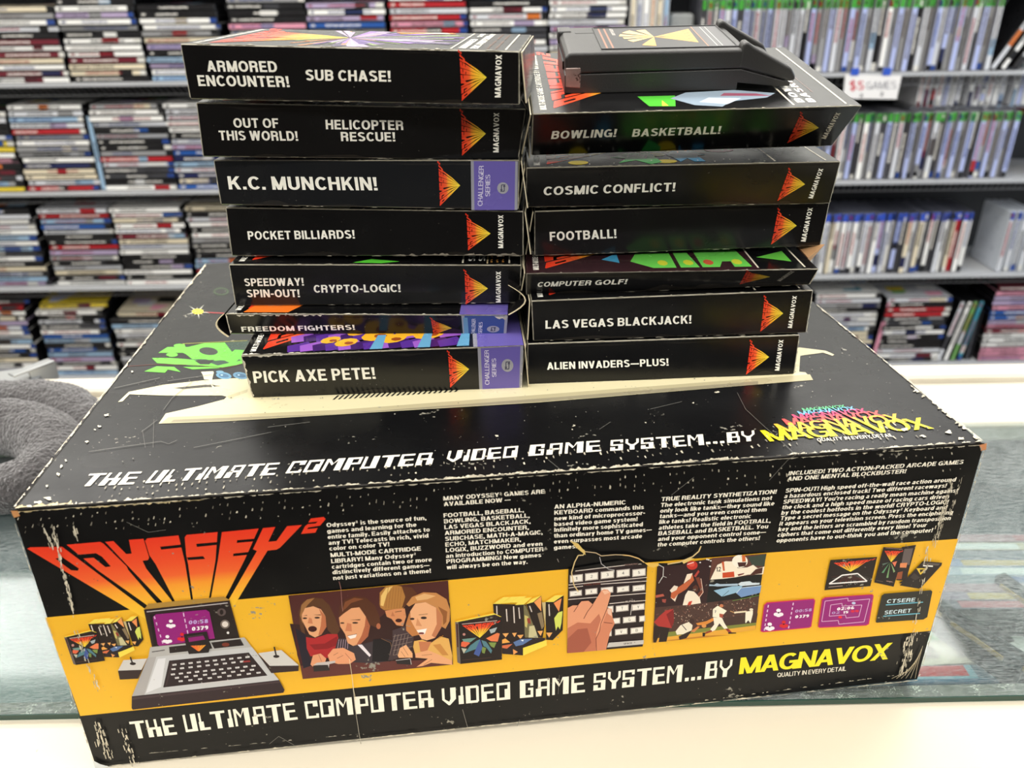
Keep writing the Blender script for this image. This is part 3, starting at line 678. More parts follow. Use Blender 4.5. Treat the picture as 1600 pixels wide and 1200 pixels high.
def nth(i): return ordn[i] if i < 20 else 'top'
def stack(x0, n, zi, which, seed, pal, grp, th=.0147):
    """a pile of lying cases, left edge at x0 on shelf zi"""
    r = random.Random(seed); z = ZS[zi+1]
    for i in range(n):
        c_ = r.choice(pal) if isinstance(pal, list) else pal[i]
        o = dvd_mesh(c_, seed*100+i); o.location = (x0+.095+r.uniform(-.004, .004), YS+r.uniform(-.004, .004), z); o.rotation_euler = (0, 0, r.uniform(-.012, .012))
        z += th
        tag(o, '%s-spined DVD case, %s from the bottom of %s, %s' % (c_, nth(i), which, SH[zi]), 'DVD case', grp)
    return z
WH = ['white', 'white', 'white', 'cream', 'silver', 'lilac', 'black', 'grey', 'maroon', 'white', 'cream', 'white', 'black', 'white']
MX = ['white', 'black', 'grey', 'blue', 'pale blue', 'dark grey', 'white', 'white', 'red', 'black', 'silver', 'silver', 'lilac', 'navy', 'cream', 'black', 'grey', 'pale blue', 'white']
MD = ['black', 'white', 'blue', 'grey', 'black', 'black', 'pale blue', 'dark grey', 'pink', 'white', 'white', 'silver', 'red', 'white', 'yellow', 'black', 'silver', 'dark grey']
def X(px, py): return ony(px, py, YS)[0]
# top shelf
for k, (px, pal) in enumerate(((-20, WH), (105, WH), (231, MX), (357, MD), (482, MX), (610, ['white', 'red', 'silver', 'white', 'pink', 'lilac']), (735, MD), (858, WH))):
    stack(X(px, 90) if k < 3 else X(px, 40), 12 + (k % 2), 0, 'the %s pile' % OR2[k], 300+k, pal, 'DVD cases piled on the top shelf')
# second shelf
for k, (px, n, pal) in enumerate(((-93, 14, MD), (26, 15, MX), (152, 15, MD), (268, 15, MX))):
    stack(X(px, 230), n, 1, 'the %s pile' % OR2[k], 320+k, pal, 'DVD cases piled on the second shelf')
for k, (px, n, pal) in enumerate(((-48, 15, MX), (73, 15, MX), (185, 15, WH), (300, 15, MX))):
    stack(X(px, 380), n, 2, 'the %s pile' % OR2[k], 340+k, pal, 'DVD cases piled on the third shelf')
for k, (px, n, pal) in enumerate(((-52, 15, MX), (68, 14, MX), (182, 12, ['white', 'black', 'grey', 'pale blue', 'silver']), (300, 12, MX))):
    stack(X(px, 530), n, 3, 'the %s pile' % OR2[k], 360+k, pal, 'DVD cases piled on the bottom shelf')
for k, (px, n, pal) in enumerate(((1268, 15, ['white', 'cream', 'silver', 'grey', 'white', 'black']), (1380, 14, ['white', 'black', 'red', 'black', 'silver', 'dark grey', 'white']), (1545, 16, ['pink', 'white', 'lilac', 'blue', 'pink', 'white', 'maroon']))):
    stack(X(px, 500), n, 3, 'the %s right pile' % ('first', 'second', 'rightmost')[k], 380+k, pal, 'DVD cases piled on the bottom shelf, right')

def upright(x, zi, colr, seed, label, grp, th=.0142, tall=.19, head=None, name='dvd_case', lean=0.0, dy=0.0, body=None, z=None, cat='DVD case'):
    o = dvd_mesh(colr, seed, body=body, th=th, L_=tall, head=head); o.name = name
    # spine still towards -y, length vertical; the head block ends up on top
    R = Matrix.Rotation(lean, 4, 'Y') @ Matrix.Rotation(math.radians(90), 4, 'Y')
    z_ = (ZS[zi+1] if z is None else z)+tall/2*math.cos(lean)+abs(math.sin(lean))*th+.0012
    o.matrix_world = Matrix.Translation((x, YS+dy, z_)) @ R
    tag(o, label, cat, grp); return o
# white upright cases in the middle of the top shelf
r_ = random.Random(8)
for k in range(6):
    upright(X(984+k*10.3, 30), 0, ['cream', 'silver', 'white', 'cream', 'cream', 'pale blue'][k], 500+k, '%s-spined upright DVD case, %s of six beside the green game cases' % (['cream', 'silver', 'white', 'cream', 'cream', 'pale blue'][k], ordn[k]), 'upright DVD cases on the top shelf', body=(205, 205, 205))
# game cases with a green head, in closely set rows
def game_row(x0, x1, zi, head, names, seed, grp, place, pitch=.0151, tall=.171, dense=None):
    r = random.Random(seed); x = x0; k = 0
    while x < x1:
        light = (k % 2 == 0) if dense is None or x > dense else r.random() < .45  # pale spines paint in edge reflections, dark ones the shaded gaps between
        c_ = r.choice(names[0]) if light else r.choice(names[1])
        hd = head if (light or r.random() < .6) else tuple(v*.8 for v in head)
        o = upright(x, zi, c_, seed*1000+k, '%s-toned %s-headed game case, %s from the left, %s' % (c_, 'green' if head[1] > head[2] else 'blue', number(k), place), grp, th=.0135, tall=tall, head=hd, name='game_case', dy=r.uniform(-.004, .004) + (0 if light else .006), body=r.choice([(128, 128, 134), (104, 104, 110), (140, 140, 146)]) if head[1] > head[2] else r.choice([(92, 94, 106), (70, 72, 82)]), cat='game case', lean=r.uniform(-.006, .006))
        x += pitch*r.uniform(.96, 1.06); k += 1
def number(k):
    t = ('', 'twenty', 'thirty', 'forty', 'fifty')
    if k < 20: return ordn[k]
    a, b_ = divmod(k, 10); return (('twentieth', 'thirtieth', 'fortieth', 'fiftieth')[a-2]) if b_ == 0 else t[a-1]+'-'+ordn[b_-1]
GN = (70, 160, 60)
game_row(X(1093, 60), X(1548, 60), 0, GN, (['lavender', 'silver', 'lavender', 'white', 'silver'], ['dark grey', 'grey', 'grey', 'silver', 'dark grey', 'lavender', 'black']), 61, 'green-headed game cases, top shelf', 'top shelf', dense=X(1290, 60))
game_row(X(1255, 230), X(1578, 230), 1, GN, (['lavender', 'silver', 'lavender', 'white', 'lavender'], ['dark grey', 'grey', 'grey']), 62, 'green-headed game cases, second shelf', 'second shelf')
game_row(X(1260, 380), X(1508, 380), 2, (52, 84, 190), (['white', 'lavender', 'white', 'cream', 'silver'], ['white', 'red', 'dark grey', 'silver', 'lavender', 'white']), 63, 'blue-headed game cases', 'third shelf', tall=.172)
for k in range(4):
    upright(X(1564+k*11, 390), 2, 'silver', 700+k, 'white-bodied game case, %s of the four at the right end of the third shelf' % ordn[k], 'white game cases on the third shelf', tall=.172, name='game_case', head=(60, 90, 180), body=(200, 206, 214), cat='game case')
# leaning cases
for k, (px, c_, ln) in enumerate(((1486, 'silver', .16), (1497, 'white', .16), (1507, 'green', .14), (1517, 'teal', .13))):
    upright(X(px, 500), 3, c_, 720+k, '%s-spined leaning DVD case on the bottom shelf, %s of four' % (c_, ordn[k]), 'leaning DVD cases', lean=ln)
upright(X(1372, 520), 3, 'pink', 730, 'pink-spined DVD case leaning between two piles on the bottom shelf', 'leaning DVD cases', lean=.08)
upright(X(144, 230), 1, 'pale blue', 731, 'pale blue upright DVD case between two piles on the second shelf', None, lean=.02)
for k, (px, c_, ln) in enumerate(((1586, 'silver', .5), (1602, 'white', .5), (1620, 'black', .45))):
    upright(X(px, 60), 0, c_, 740+k, '%s-spined case slumped at the right end of the top shelf, %s of three' % (c_, ordn[k]), 'slumped cases', lean=ln)
# loose covers lying on the bottom shelf piles, tipped forward so the art shows
for k, (px, c_, lb) in enumerate(((100, 'yellow', 'yellow and black DVD case lying tipped on the pile, bottom shelf'), (205, 'cream', 'pale pink DVD case lying tipped on the pile, bottom shelf'), (0, 'dark grey', 'dark DVD case lying tipped on the leftmost pile, bottom shelf'))):
    nn = (14, 12, 15)[k]
    o = dvd_mesh(c_, 800+k); o.location = (X((126, 240, 8)[k], 530), YS+.012, ZS[4]+nn*.0147+.0015); o.rotation_euler = (.13, 0, (.05, -.04, .02)[k]); tag(o, lb, 'DVD case')
# bookends and grey divider blocks
for k, (px, zi, w_, h_, lb) in enumerate(((1536, 3, .02, .16, 'black bookend in the gap on the bottom shelf'), (1549, 2, .02, .15, 'dark bookend in the gap on the third shelf'), (1592, 1, .02, .2, 'black bookend at the right end of the second shelf'))):
    mb = MB(); mb.box((0, .06, .002), (w_, .12, .003), lin((40, 40, 44))); mb.box((w_/2, .06, h_/2), (.003, .12, h_), lin((40, 40, 44))); mb.box((w_/2-.012, .0, h_*.5), (.004, .004, h_), lin((90, 90, 96))); 
    o = mb.build('bookend', M['case']); o.location = (X(px, 480), YS+.01, ZS[zi+1]); tag(o, lb, 'bookend')
mb = MB(); mb.box((0, .05, .07), (.06, .10, .14), lin((150, 152, 150)), .006); o = mb.build('storage_bin', M['case']); o.location = (X(1066, 60), YS+.02, ZS[1]); tag(o, 'light grey storage bin beside the green game cases, top shelf', 'bin')
for k in range(3):
    o = upright(X(1046+k*8, 90), 0, 'navy', 760+k, 'dark blue low case before the grey bin on the top shelf, %s of three' % ordn[k], 'low dark blue cases', tall=.06, dy=-.012, name='small_case', cat='case')
# small white cases on a tray above the green row
mb = MB(); mb.box((.11, .0, -.002), (.40, .10, .004), lin((120, 122, 128))); o = mb.build('tray', M['case']); o.location = (1.165, YS+.085, ZS[2]+.180); tag(o, 'narrow grey tray lying on the green-headed cases, second shelf', 'tray')
for k in range(20):
    c_ = 'white' if k % 6 != 4 else 'lavender'
    if k in (7, 14): continue
    o = upright(1.09+k*.0165, 1, c_, 780+k, 'small %s upright case on the grey tray, %s from the left' % (c_, number(k)), 'small cases on the grey tray', tall=.082, dy=.04, z=ZS[2]+.1805, name='small_case', body=(225, 225, 228), cat='case')
# price sign taped to the top shelf
sq = [(1321, 116), (1409, 118), (1401, 155), (1317, 154)]
SP = [ony(x, y, YS-.028) for x, y in sq]
mb = MB(); c_ = [np.array(v) for v in SP]; bk = np.array([0, .0006, 0]); mb.hexa([c_[3], c_[2], c_[2]+bk, c_[3]+bk, c_[0], c_[1], c_[1]+bk, c_[0]+bk], lin((236, 234, 232)))
S_ = Panel(mb, sq, SP, lift=2e-4)
S_.text('$5', (1327, 141), (1350, 141), (.5, -14), (200, 40, 60), T=.16); S_.text('GAMES', (1354, 140), (1400, 139), (.5, -12), (84, 84, 100), T=.11); S_.text('2', (1375, 150), (1381, 150), (0, -6), (40, 40, 44), T=.2); S_.text('2', (1343, 152), (1349, 152), (0, -5), (40, 40, 44), T=.2)
sign = mb.build('price_sign', M['paper'], origin=tuple(np.mean(SP, axis=0))); tag(sign, 'handwritten white $5 GAMES paper sign taped under the top shelf edge', 'sign')
for k, px in enumerate((1336, 1386)):
    t_ = ony(px, 112, YS-.0295); mb = MB(); mb.box((0, 0, 0), (.020, .0006, .018), lin((40, 84, 190))); o = mb.build('tape', M['paper']); o.parent = sign; o.location = tuple(np.array(t_)-np.array(sign.location))
    o['label'] = 'blue tape'
# ------------------------------------------------------------------ the big console carton
BLACK = lin((13, 13, 14)); CREAM = (252, 245, 226); INK = (14, 14, 15); YEL = (244, 186, 48)
BX, BY, BROT, BW, BD, BH = -0.23926, 0.32742, 0.089666, 0.5, 0.3806, 0.17778
_ux = np.array([math.cos(BROT), math.sin(BROT), 0]); _uy = np.array([-math.sin(BROT), math.cos(BROT), 0])
b0 = np.array([BX, BY, 0.0])
FTL, FTR = onz(19, 797, BH), onz(1538, 692, BH)
FTL[2] = FTR[2] = BH
FBL, FBR = b0+_ux*.0005+np.array([0, 0, -.0025]), b0+_ux*BW+np.array([0, 0, .0015])
BTL = onz(322, 411, BH); BTR = BTL+(FTR-FTL)*1.0; BTR = onz(1214, 425, BH)
_pm = (b0+b0+_ux*BW)/2+np.array([0, 0, -.0005]); _pn = np.cross(FTR-FTL, _pm-(FTL+FTR)/2); _pn /= np.linalg.norm(_pn)
def _onf(x, y): d_ = ray(x, y); return ORG+d_*((FTL-ORG)@_pn)/(d_@_pn)
FBL, FBR = _onf(150, 1198), _onf(1433, 1061)
# right edge of the lid runs through (1272,473) and (1430,600)
_e = onz(1290, 486, BH)-FTR; BTR = FTR+_e/np.linalg.norm(_e)*BD
BBL, BBR = b0+_uy*BD, b0+_ux*BW+_uy*BD
QF = [(19, 797), (1538, 692), (1433, 1061), (150, 1198)]

console = empty('console_box', tuple((FBL+FBR+BBL+BBR)/4))
tag(console, 'large black and yellow worn console carton lying flat across the glass counter', 'box')
_o = np.array(console.location)
def kid(mb, name, mats, parent=console, **k):
    o = mb.build(name, mats, **k); o.parent = parent
    o.location = o.location - parent.location if k.get('origin') is not None else tuple(-np.array(parent.location)); return o

mb = MB()
mb.hexa([FBL, FBR, BBR, BBL, FTL, FTR, BTR, BTL], BLACK, .0016, lin((34, 31, 28)), 2)
_n = np.cross(FBL-FTL, FTR-FTL); _n /= np.linalg.norm(_n)
mb.face([FTL+_n*3e-5, FBL+_n*3e-5, FBR+_n*3e-5, FTR+_n*3e-5], BLACK, 1)
kid(mb, 'carton', [M['bigboard'], M['frontboard']])

# ---- front panel
mb = MB(); F = Panel(mb, QF, [FTL, FTR, FBR, FBL], lift=1.2e-4)
def fup(x): return -.33+.615*(x-19)/1519.0
F.poly([(70, 964), (880, 889), (1208, 862), (1497, 841), (1454, 985), (1100, 1019), (820, 1047), (467, 1083), (125.5, 1118)], YEL)
L7 = TR(40, 790, 3.2)
F.logo((42.5, 856.6), (483.75, 819.7), (314.4, 1012.8))
# slogan
def seg(P, words, lean=None, cap=27, font=cglyph, col=CREAM, sp=.1, T=.2):
    for (s_, x0, y0, x1, y1) in words:
        m_ = lean if lean is not None else 0
        P.text(s_, (x0, y0), (x1, y1), ((fup(x0)+m_)*cap, -cap), col, font=font, sp=sp, h1=((fup(x1)+m_)*cap, -cap), T=T)
seg(F, [('THE', 211, 1154, 282, 1146.5), ('ULTIMATE', 296, 1143, 475, 1122.5), ('COMPUTER', 489, 1121.5, 691, 1102.5),
        ('VIDEO', 704, 1101, 811, 1090.5), ('GAME', 825, 1089, 926, 1079.5), ('SYSTEM', 939, 1077.5, 1076, 1063.5),
        ('...', 1080, 1063, 1106, 1060), ('BY', 1110, 1059.5, 1151, 1055)])
F.text('MAGNAVOX', (1162.7, 1052), (1389, 1029), (3.5, -26), (250, 232, 46), T=.2, sp=-.02, h1=(8, -26))
F.text('QUALITY IN EVERY DETAIL', (1221.4, 1056.9), (1325.5, 1046.9), (.6, -6.8), CREAM, T=.15, sp=.1, h1=(1.2, -6.8))
# columns of small print
def column(ox, oy, sc_, rows, slope, cap=6.4, lean=0.0, T=.21):
    for (st, x0, yb, x1) in rows:
        a = (ox+x0/sc_, oy+yb/sc_); b = (ox+x1/sc_, oy+(yb+slope*(x1-x0))/sc_)
        F.text(st, a, b, ((fup(a[0])+lean)*cap, -cap), CREAM, T=T, sp=.09, h1=((fup(b[0])+lean)*cap, -cap))
column(440, 750, 3.636, [
 ('Odyssey^ is the source of fun,', 302, 262, 873), ('games and learning for the', 305, 296, 817), ('entire family. Easily attaches to', 308, 329, 893),
 ('any TV! Telecasts in rich, vivid', 312, 362, 885), ('color on color TV!', 317, 394, 662), ('MULTI-MODE CARTRIDGE', 324, 431, 842),
 ('LIBRARY! Many Odyssey^', 327, 465, 815), ('cartridges contain two or more', 331, 497, 903), ('distinctively different games~', 334, 528, 890),
 ('not just variations on a theme!', 338, 560, 898)], -.075)
column(440, 750, 3.636, [
 ('MANY ODYSSEY^ GAMES ARE', 972, 110, 1546), ('AVAILABLE NOW ~', 974, 142, 1353), ('FOOTBALL, BASEBALL,', 972, 206, 1428),
 ('BOWLING, BASKETBALL,', 974, 239, 1460), ('LAS VEGAS BLACKJACK,', 976, 272, 1465), ('ARMORED ENCOUNTER,', 978, 305, 1455),
 ('SUBCHASE, MATH-A-MAGIC,', 980, 338, 1533), ('ECHO, MATCHMAKER,', 981, 370, 1410), ('LOGIX, BUZZWORD and even', 983, 402, 1532),
 ('an introduction to COMPUTER', 984, 434, 1538), ('PROGRAMMING! New games', 986, 465, 1525), ('will always be on the way.', 988, 498, 1447)], -.07)
column(820, 720, 3.636, [
 ('AN ALPHA-NUMERIC', 218, 265, 620), ('KEYBOARD commands this', 218, 298, 722), ('new kind of microprocessor-', 218, 331, 728),
 ('based video game system!', 217, 363, 686), ('Infinitely more sophisticated', 217, 395, 715), ('than ordinary home TV games~', 216, 428, 765),
 ('even surpasses most arcade', 215, 461, 710), ('games.', 214, 495, 345)], -.064)
column(820, 720, 3.636, [
 ('TRUE REALITY SYNTHETIZATION!', 819, 222, 1460), ('The electronic tank simulations not', 815, 255, 1435), ('only look like tanks~they sound like', 812, 287, 1447),
 ('tanks~and you even control them', 809, 318, 1405), ('like tanks! Realistic electronic', 806, 350, 1318), ('athletes take the field in FOOTBALL,', 803, 383, 1427),
 ('BASEBALL and BASKETBALL. You', 800, 415, 1412), ('and your opponent control some~', 798, 446, 1400), ('the computer controls the others!', 796, 478, 1365)], -.066, lean=.1)
column(1160, 680, 3.636, [
 ('INCLUDED! TWO ACTION-PACKED ARCADE GAMES', 290, 222, 1252), ('AND ONE MENTAL BLOCKBUSTER!', 284, 253, 938),
 ('SPIN-OUT! High speed off-the-wall race action around', 273, 319, 1210), ('a hazardous enclosed track! Two different raceways!', 266, 350, 1158),
 ('SPEEDWAY! You\'re racing a really mean machine against', 260, 382, 1222), ('the clock and a high speed maze of racing cars driven', 254, 413, 1172),
 ('by the coolest hotfoots in the world! CRYPTO-LOGIC!', 249, 444, 1168), ('Type a secret message on the Odyssey^ Keyboard and', 244, 474, 1160),
 ('it appears on your television screen. Press the enciphering', 238, 505, 1192), ('key and the letters are scrambled by random transposition', 232, 537, 1180),
 ('ciphers that come out differently every time! Your', 227, 568, 1047), ('opponents have to out-think you and the computer!', 221, 600, 1080)], -.066, lean=.12)

# ---- pictures on the front: pile of game boxes
def pile(mp):
    p = lambda *a: [mp(a[i], a[i+1]) for i in range(0, len(a), 2)]
    F.poly(p(590, 322, 1000, 330, 1130, 740, 1250, 760, 960, 965, 700, 940, 690, 500, 600, 470), (38, 27, 25))
    F.poly(p(1005, 325, 1090, 300, 1190, 220, 1230, 600, 1205, 745, 1130, 740), (34, 24, 23))
    F.poly(p(1240, 297, 1345, 297, 1470, 215, 1455, 650, 1330, 775, 1250, 770), (32, 23, 22))
    for q in ((590, 320, 720, 235, 805, 235, 690, 320), (695, 318, 815, 232, 905, 230, 800, 308), (805, 305, 910, 228, 1010, 225, 890, 305),
              (865, 335, 950, 250, 1075, 240, 970, 330), (1005, 325, 1070, 260, 1190, 215, 1090, 300), (1240, 297, 1360, 215, 1470, 210, 1345, 297)):
        F.poly(p(*q), (248, 224, 92))
    F.poly(p(970, 330, 1000, 350, 1150, 740, 985, 745), (120, 112, 78))
    F.poly(p(1040, 600, 1100, 590, 1150, 745, 1030, 745), (205, 196, 150))
    F.poly(p(980, 460, 1030, 480, 1010, 620, 985, 600), (205, 190, 110)); F.poly(p(1010, 500, 1050, 500, 1060, 570, 1020, 560), (150, 60, 50))
    F.poly(p(1100, 300, 1190, 225, 1190, 415), (242, 160, 90)); F.poly(p(1345, 310, 1445, 250, 1410, 420), (242, 150, 88))
    F.poly(p(1350, 500, 1400, 430, 1455, 410, 1440, 560, 1420, 640, 1395, 600, 1370, 655), (216, 222, 100))
    F.poly(p(1200, 300, 1245, 300, 1240, 600, 1215, 430), (205, 185, 130)); F.poly(p(1140, 440, 1200, 420, 1225, 600, 1195, 640), (140, 120, 90))
    for a in ((635, 345, 640, 510), (755, 385, 765, 540), (845, 350, 855, 560), (910, 365, 922, 505), (1045, 345, 1072, 420), (1285, 325, 1292, 470)):
        F.line(p(*a), 1.7, (225, 212, 200))
    for a in ((705, 690, 785, 685, 745, 740), (825, 685, 885, 680, 855, 735), (888, 710, 968, 705, 930, 760), (1140, 660, 1210, 655, 1180, 720),
              (1248, 680, 1328, 678, 1285, 742)): F.poly(p(*a), (238, 172, 98))
    F.poly(p(700, 830, 960, 740, 1255, 745, 960, 870, 940, 962, 705, 945), (40, 30, 34))
    F.poly(p(700, 770, 740, 750, 800, 800, 700, 815), (240, 170, 80)); F.poly(p(700, 840, 830, 820, 760, 880, 700, 870), (214, 110, 70))
    F.poly(p(840, 800, 930, 760, 1080, 755, 960, 830, 870, 850), (92, 120, 168)); F.poly(p(930, 770, 970, 765, 960, 790), (235, 240, 245))
    F.poly(p(835, 885, 895, 920, 840, 955), (238, 160, 90))
    F.poly(p(960, 870, 1255, 770, 1257, 840, 960, 967), (248, 222, 82))
    F.poly(p(115, 540, 600, 435, 695, 480, 160, 552), (250, 222, 84)); F.poly(p(150, 545, 612, 452, 695, 488, 160, 556), (44, 32, 30))
    F.poly(p(115, 545, 160, 548, 180, 1070, 140, 1050), (112, 100, 94)); F.poly(p(128, 570, 148, 570, 155, 860, 138, 860), (70, 30, 28))
    F.poly(p(155, 550, 695, 485, 697, 1015, 180, 1070), (34, 25, 25))
    F.line(p(200, 572, 640, 528), .9, (225, 190, 180))
    A_, B_, C_ = mp(205, 590), mp(640, 543), mp(420, 742); F.logo(A_, B_, C_)
    F.poly(p(190, 800, 240, 770, 300, 810, 240, 860, 185, 850), (228, 104, 70)); F.poly(p(200, 760, 380, 740, 300, 800, 220, 790), (110, 150, 140))
    F.poly(p(500, 750, 640, 680, 672, 690, 645, 790, 560, 785), (236, 128, 80)); F.poly(p(540, 640, 640, 610, 610, 670, 560, 690), (170, 180, 182))
    F.poly(p(530, 800, 630, 800, 600, 870, 560, 850), (128, 150, 76)); F.poly(p(300, 840, 380, 780, 425, 760, 380, 880, 230, 935), (84, 130, 140))
    F.poly(p(440, 770, 500, 790, 575, 900, 560, 940, 500, 860, 470, 850), (84, 128, 140)); F.poly(p(440, 850, 500, 870, 480, 940, 450, 930), (120, 140, 70))
    F.poly(p(425, 760, 455, 860, 410, 975, 345, 945), (70, 92, 156)); F.ell(*mp(225, 700), 2.2, 2, (200, 140, 130))
    F.poly(p(190, 870, 260, 880, 220, 940), (190, 190, 170)); F.line(p(200, 1020, 560, 990), .5, (90, 60, 50))
K0 = F.k = F.k+2; KM = 0
def fresh():
    global KM
    KM = max(KM, F.k); F.k = K0
pile(lambda x, y: (710+x/8.0, 900+y/8.0))
fresh()
pile(lambda x, y: (101.5+(x-115)*.0935+(y-540)*.024, 992.5+(y-540)*.083-(x-115)*.004))

fresh()
# ---- family playing
p = TR(470, 890, 6.154)
def q(col, *a): F.poly(p(*a), col)
q((80, 40, 37), -52, 230, 1499, 84, 1542, 892, 83, 1033)
q((52, 26, 26), -40, 500, 700, 560, 1000, 300, 1515, 300, 1540, 850, 60, 905)
q((98, 50, 45), 60, 905, 560, 870, 1540, 842, 1542, 892, 83, 1033)
q((92, 58, 36), 60, 530, 48, 380, 90, 290, 180, 248, 280, 258, 345, 320, 395, 420, 450, 560, 400, 630, 330, 560, 310, 440, 260, 340, 120, 350, 85, 420, 110, 600, 80, 600)
q((156, 108, 64), 60, 420, 75, 320, 130, 268, 205, 253, 140, 315, 90, 380, 85, 500)
q((70, 24, 26), 0, 520, 60, 620, 110, 860, 60, 900, 30, 800); q((30, 24, 40), 10, 540, 110, 600, 140, 800, 180, 900, 90, 930)
q((176, 40, 44), 118, 628, 200, 640, 330, 598, 425, 600, 445, 700, 340, 830, 160, 812, 125, 740); q((140, 28, 34), 150, 700, 300, 690, 420, 620, 430, 700, 330, 740, 200, 750)
q((232, 168, 122), 80, 410, 110, 350, 190, 332, 265, 360, 310, 430, 318, 530, 270, 602, 205, 632, 150, 602, 108, 520, 82, 470)
q((190, 112, 74), 245, 350, 310, 430, 318, 530, 270, 602, 238, 612, 262, 520, 272, 430)
F.ell(*p(108, 447)[0], 3.6, 1.3, (50, 30, 24)); F.ell(*p(228, 442)[0], 4.3, 1.4, (50, 30, 24)); q((90, 55, 36), 85, 425, 130, 415, 130, 422); q((90, 55, 36), 190, 415, 265, 410, 262, 420)
q((205, 130, 90), 150, 440, 135, 495, 185, 500, 175, 450); F.ell(*p(182, 550)[0], 7, 4.6, (60, 18, 18))
q((86, 48, 30), 438, 420, 450, 330, 500, 268, 600, 234, 705, 250, 790, 325, 832, 420, 842, 490, 800, 535, 730, 505, 700, 420, 640, 340, 560, 350, 490, 405)
q((128, 74, 44), 470, 380, 500, 290, 590, 250, 680, 262, 560, 300, 500, 360)
q((60, 50, 56), 430, 640, 505, 640, 545, 712, 650, 700, 800, 660, 870, 640, 965, 660, 965, 850, 780, 880, 420, 862, 400, 740)
for i in range(5): F.line(p(440+i*22, 650, 425+i*24, 740), .7, (190, 160, 180))
q((24, 20, 26), 770, 650, 870, 640, 960, 680, 940, 860, 760, 862); F.line(p(850, 640, 940, 680, 950, 720), .9, (120, 84, 60))
q((238, 228, 232), 618, 700, 662, 698, 750, 800, 735, 818)
q((232, 164, 116), 440, 440, 485, 402, 560, 350, 640, 340, 702, 430, 742, 520, 722, 620, 650, 692, 575, 712, 522, 682, 500, 600, 452, 525)
q((176, 98, 66), 702, 430, 742, 520, 722, 620, 650, 692, 605, 706, 660, 610, 690, 520); F.ell(*p(824, 522)[0], 3.4, 4.6, (178, 104, 72))
F.ell(*p(472, 492)[0], 3.4, 1.2, (58, 38, 30)); F.ell(*p(598, 490)[0], 4.6, 1.4, (58, 38, 30)); q((110, 66, 44), 545, 462, 650, 455, 645, 466)
q((210, 130, 90), 520, 490, 500, 568, 565, 572, 560, 500); q((250, 236, 226), 522, 618, 612, 598, 602, 630, 550, 645); F.line(p(520, 616, 614, 596), .6, (120, 50, 44))
q((180, 124, 62), 835, 310, 838, 200, 900, 138, 1000, 130, 1105, 150, 1135, 225, 1100, 300, 1060, 355, 960, 362, 880, 368, 845, 345)
q((236, 194, 114), 850, 230, 900, 155, 965, 138, 905, 220, 872, 330, 845, 322); q((94, 54, 34), 1050, 138, 1150, 150, 1200, 210, 1120, 270, 1080, 335, 1052, 345, 1085, 240)
for i in range(6): F.line(p(920+i*26, 150, 895+i*27, 350), .5, (140, 90, 46))
q((70, 54, 58), 960, 560, 1080, 520, 1165, 620, 1150, 722, 1000, 835, 915, 852, 960, 700)
for i in range(5): F.line(p(985+i*32, 600, 930+i*34, 800), .6, (150, 130, 120)); F.line(p(965, 620+i*45, 1150, 580+i*45), .5, (150, 130, 120))
q((218, 144, 96), 888, 372, 1000, 355, 1080, 350, 1092, 430, 1062, 520, 1000, 512, 950, 450, 904, 430); F.ell(*p(1020, 466)[0], 5.2, 3, (60, 20, 18)); F.line(p(985, 385, 1050, 375), .8, (70, 40, 30)); q((196, 120, 80), 960, 380, 945, 425, 985, 425)
q((202, 138, 80), 1095, 312, 1150, 240, 1262, 194, 1385, 200, 1484, 262, 1517, 362, 1512, 470, 1472, 545, 1430, 522, 1440, 420, 1380, 340, 1280, 290, 1180, 300, 1120, 332)
q((196, 126, 70), 1090, 500, 1125, 390, 1185, 560, 1230, 600, 1150, 618, 1092, 562); q((232, 180, 120), 1180, 240, 1270, 208, 1380, 230, 1300, 262, 1200, 275); q((150, 92, 50), 1400, 330, 1490, 380, 1480, 480, 1450, 510, 1446, 420)
q((230, 176, 94), 1168, 664, 1245, 650, 1330, 682, 1420, 618, 1502, 640, 1536, 800, 1532, 890, 1400, 800, 1180, 802, 1158, 720)
q((200, 124, 84), 1212, 668, 1335, 670, 1290, 765, 1228, 765); F.line(p(1395, 640, 1450, 610), .9, (180, 120, 50)); q((205, 140, 70), 1350, 700, 1420, 690, 1500, 800, 1440, 800)
q((240, 178, 130), 1130, 380, 1182, 302, 1280, 290, 1382, 342, 1442, 420, 1432, 532, 1372, 632, 1292, 657, 1240, 642, 1190, 562, 1140, 470)
q((196, 124, 84), 1382, 342, 1442, 420, 1432, 532, 1372, 632, 1338, 610, 1388, 500)
F.ell(*p(1150, 450)[0], 3.6, 1.8, (50, 32, 30)); F.ell(*p(1262, 440)[0], 4.8, 2, (50, 32, 30)); F.line(p(1215, 412, 1300, 402), .7, (120, 76, 44)); q((220, 150, 104), 1200, 440, 1185, 515, 1245, 520)
q((252, 244, 236), 1192, 560, 1292, 542, 1272, 595, 1230, 602); F.ell(*p(1238, 588)[0], 4.6, 1.6, (120, 40, 40))
q((230, 158, 116), 160, 890, 185, 800, 260, 783, 315, 832, 300, 872, 205, 905, 185, 910); q((236, 162, 118), 328, 800, 380, 738, 480, 728, 585, 780, 602, 842, 545, 882, 430, 884, 348, 862)
for a in ((240, 792, 268, 860), (385, 800, 430, 775), (420, 830, 480, 800), (500, 780, 560, 850)): F.line(p(*a), .6, (150, 84, 60))
q((44, 40, 40), 185, 900, 335, 884, 348, 945, 192, 958); q((198, 190, 186), 185, 896, 222, 872, 402, 852, 402, 872, 345, 884, 338, 920, 330, 892)
q((240, 178, 128), 1008, 802, 1030, 730, 1090, 698, 1152, 780, 1152, 822, 1020, 824); q((236, 170, 122), 1178, 782, 1300, 750, 1400, 790, 1532, 852, 1534, 890, 1440, 882, 1330, 872, 1250, 902, 1188, 912, 1300, 832, 1180, 822)
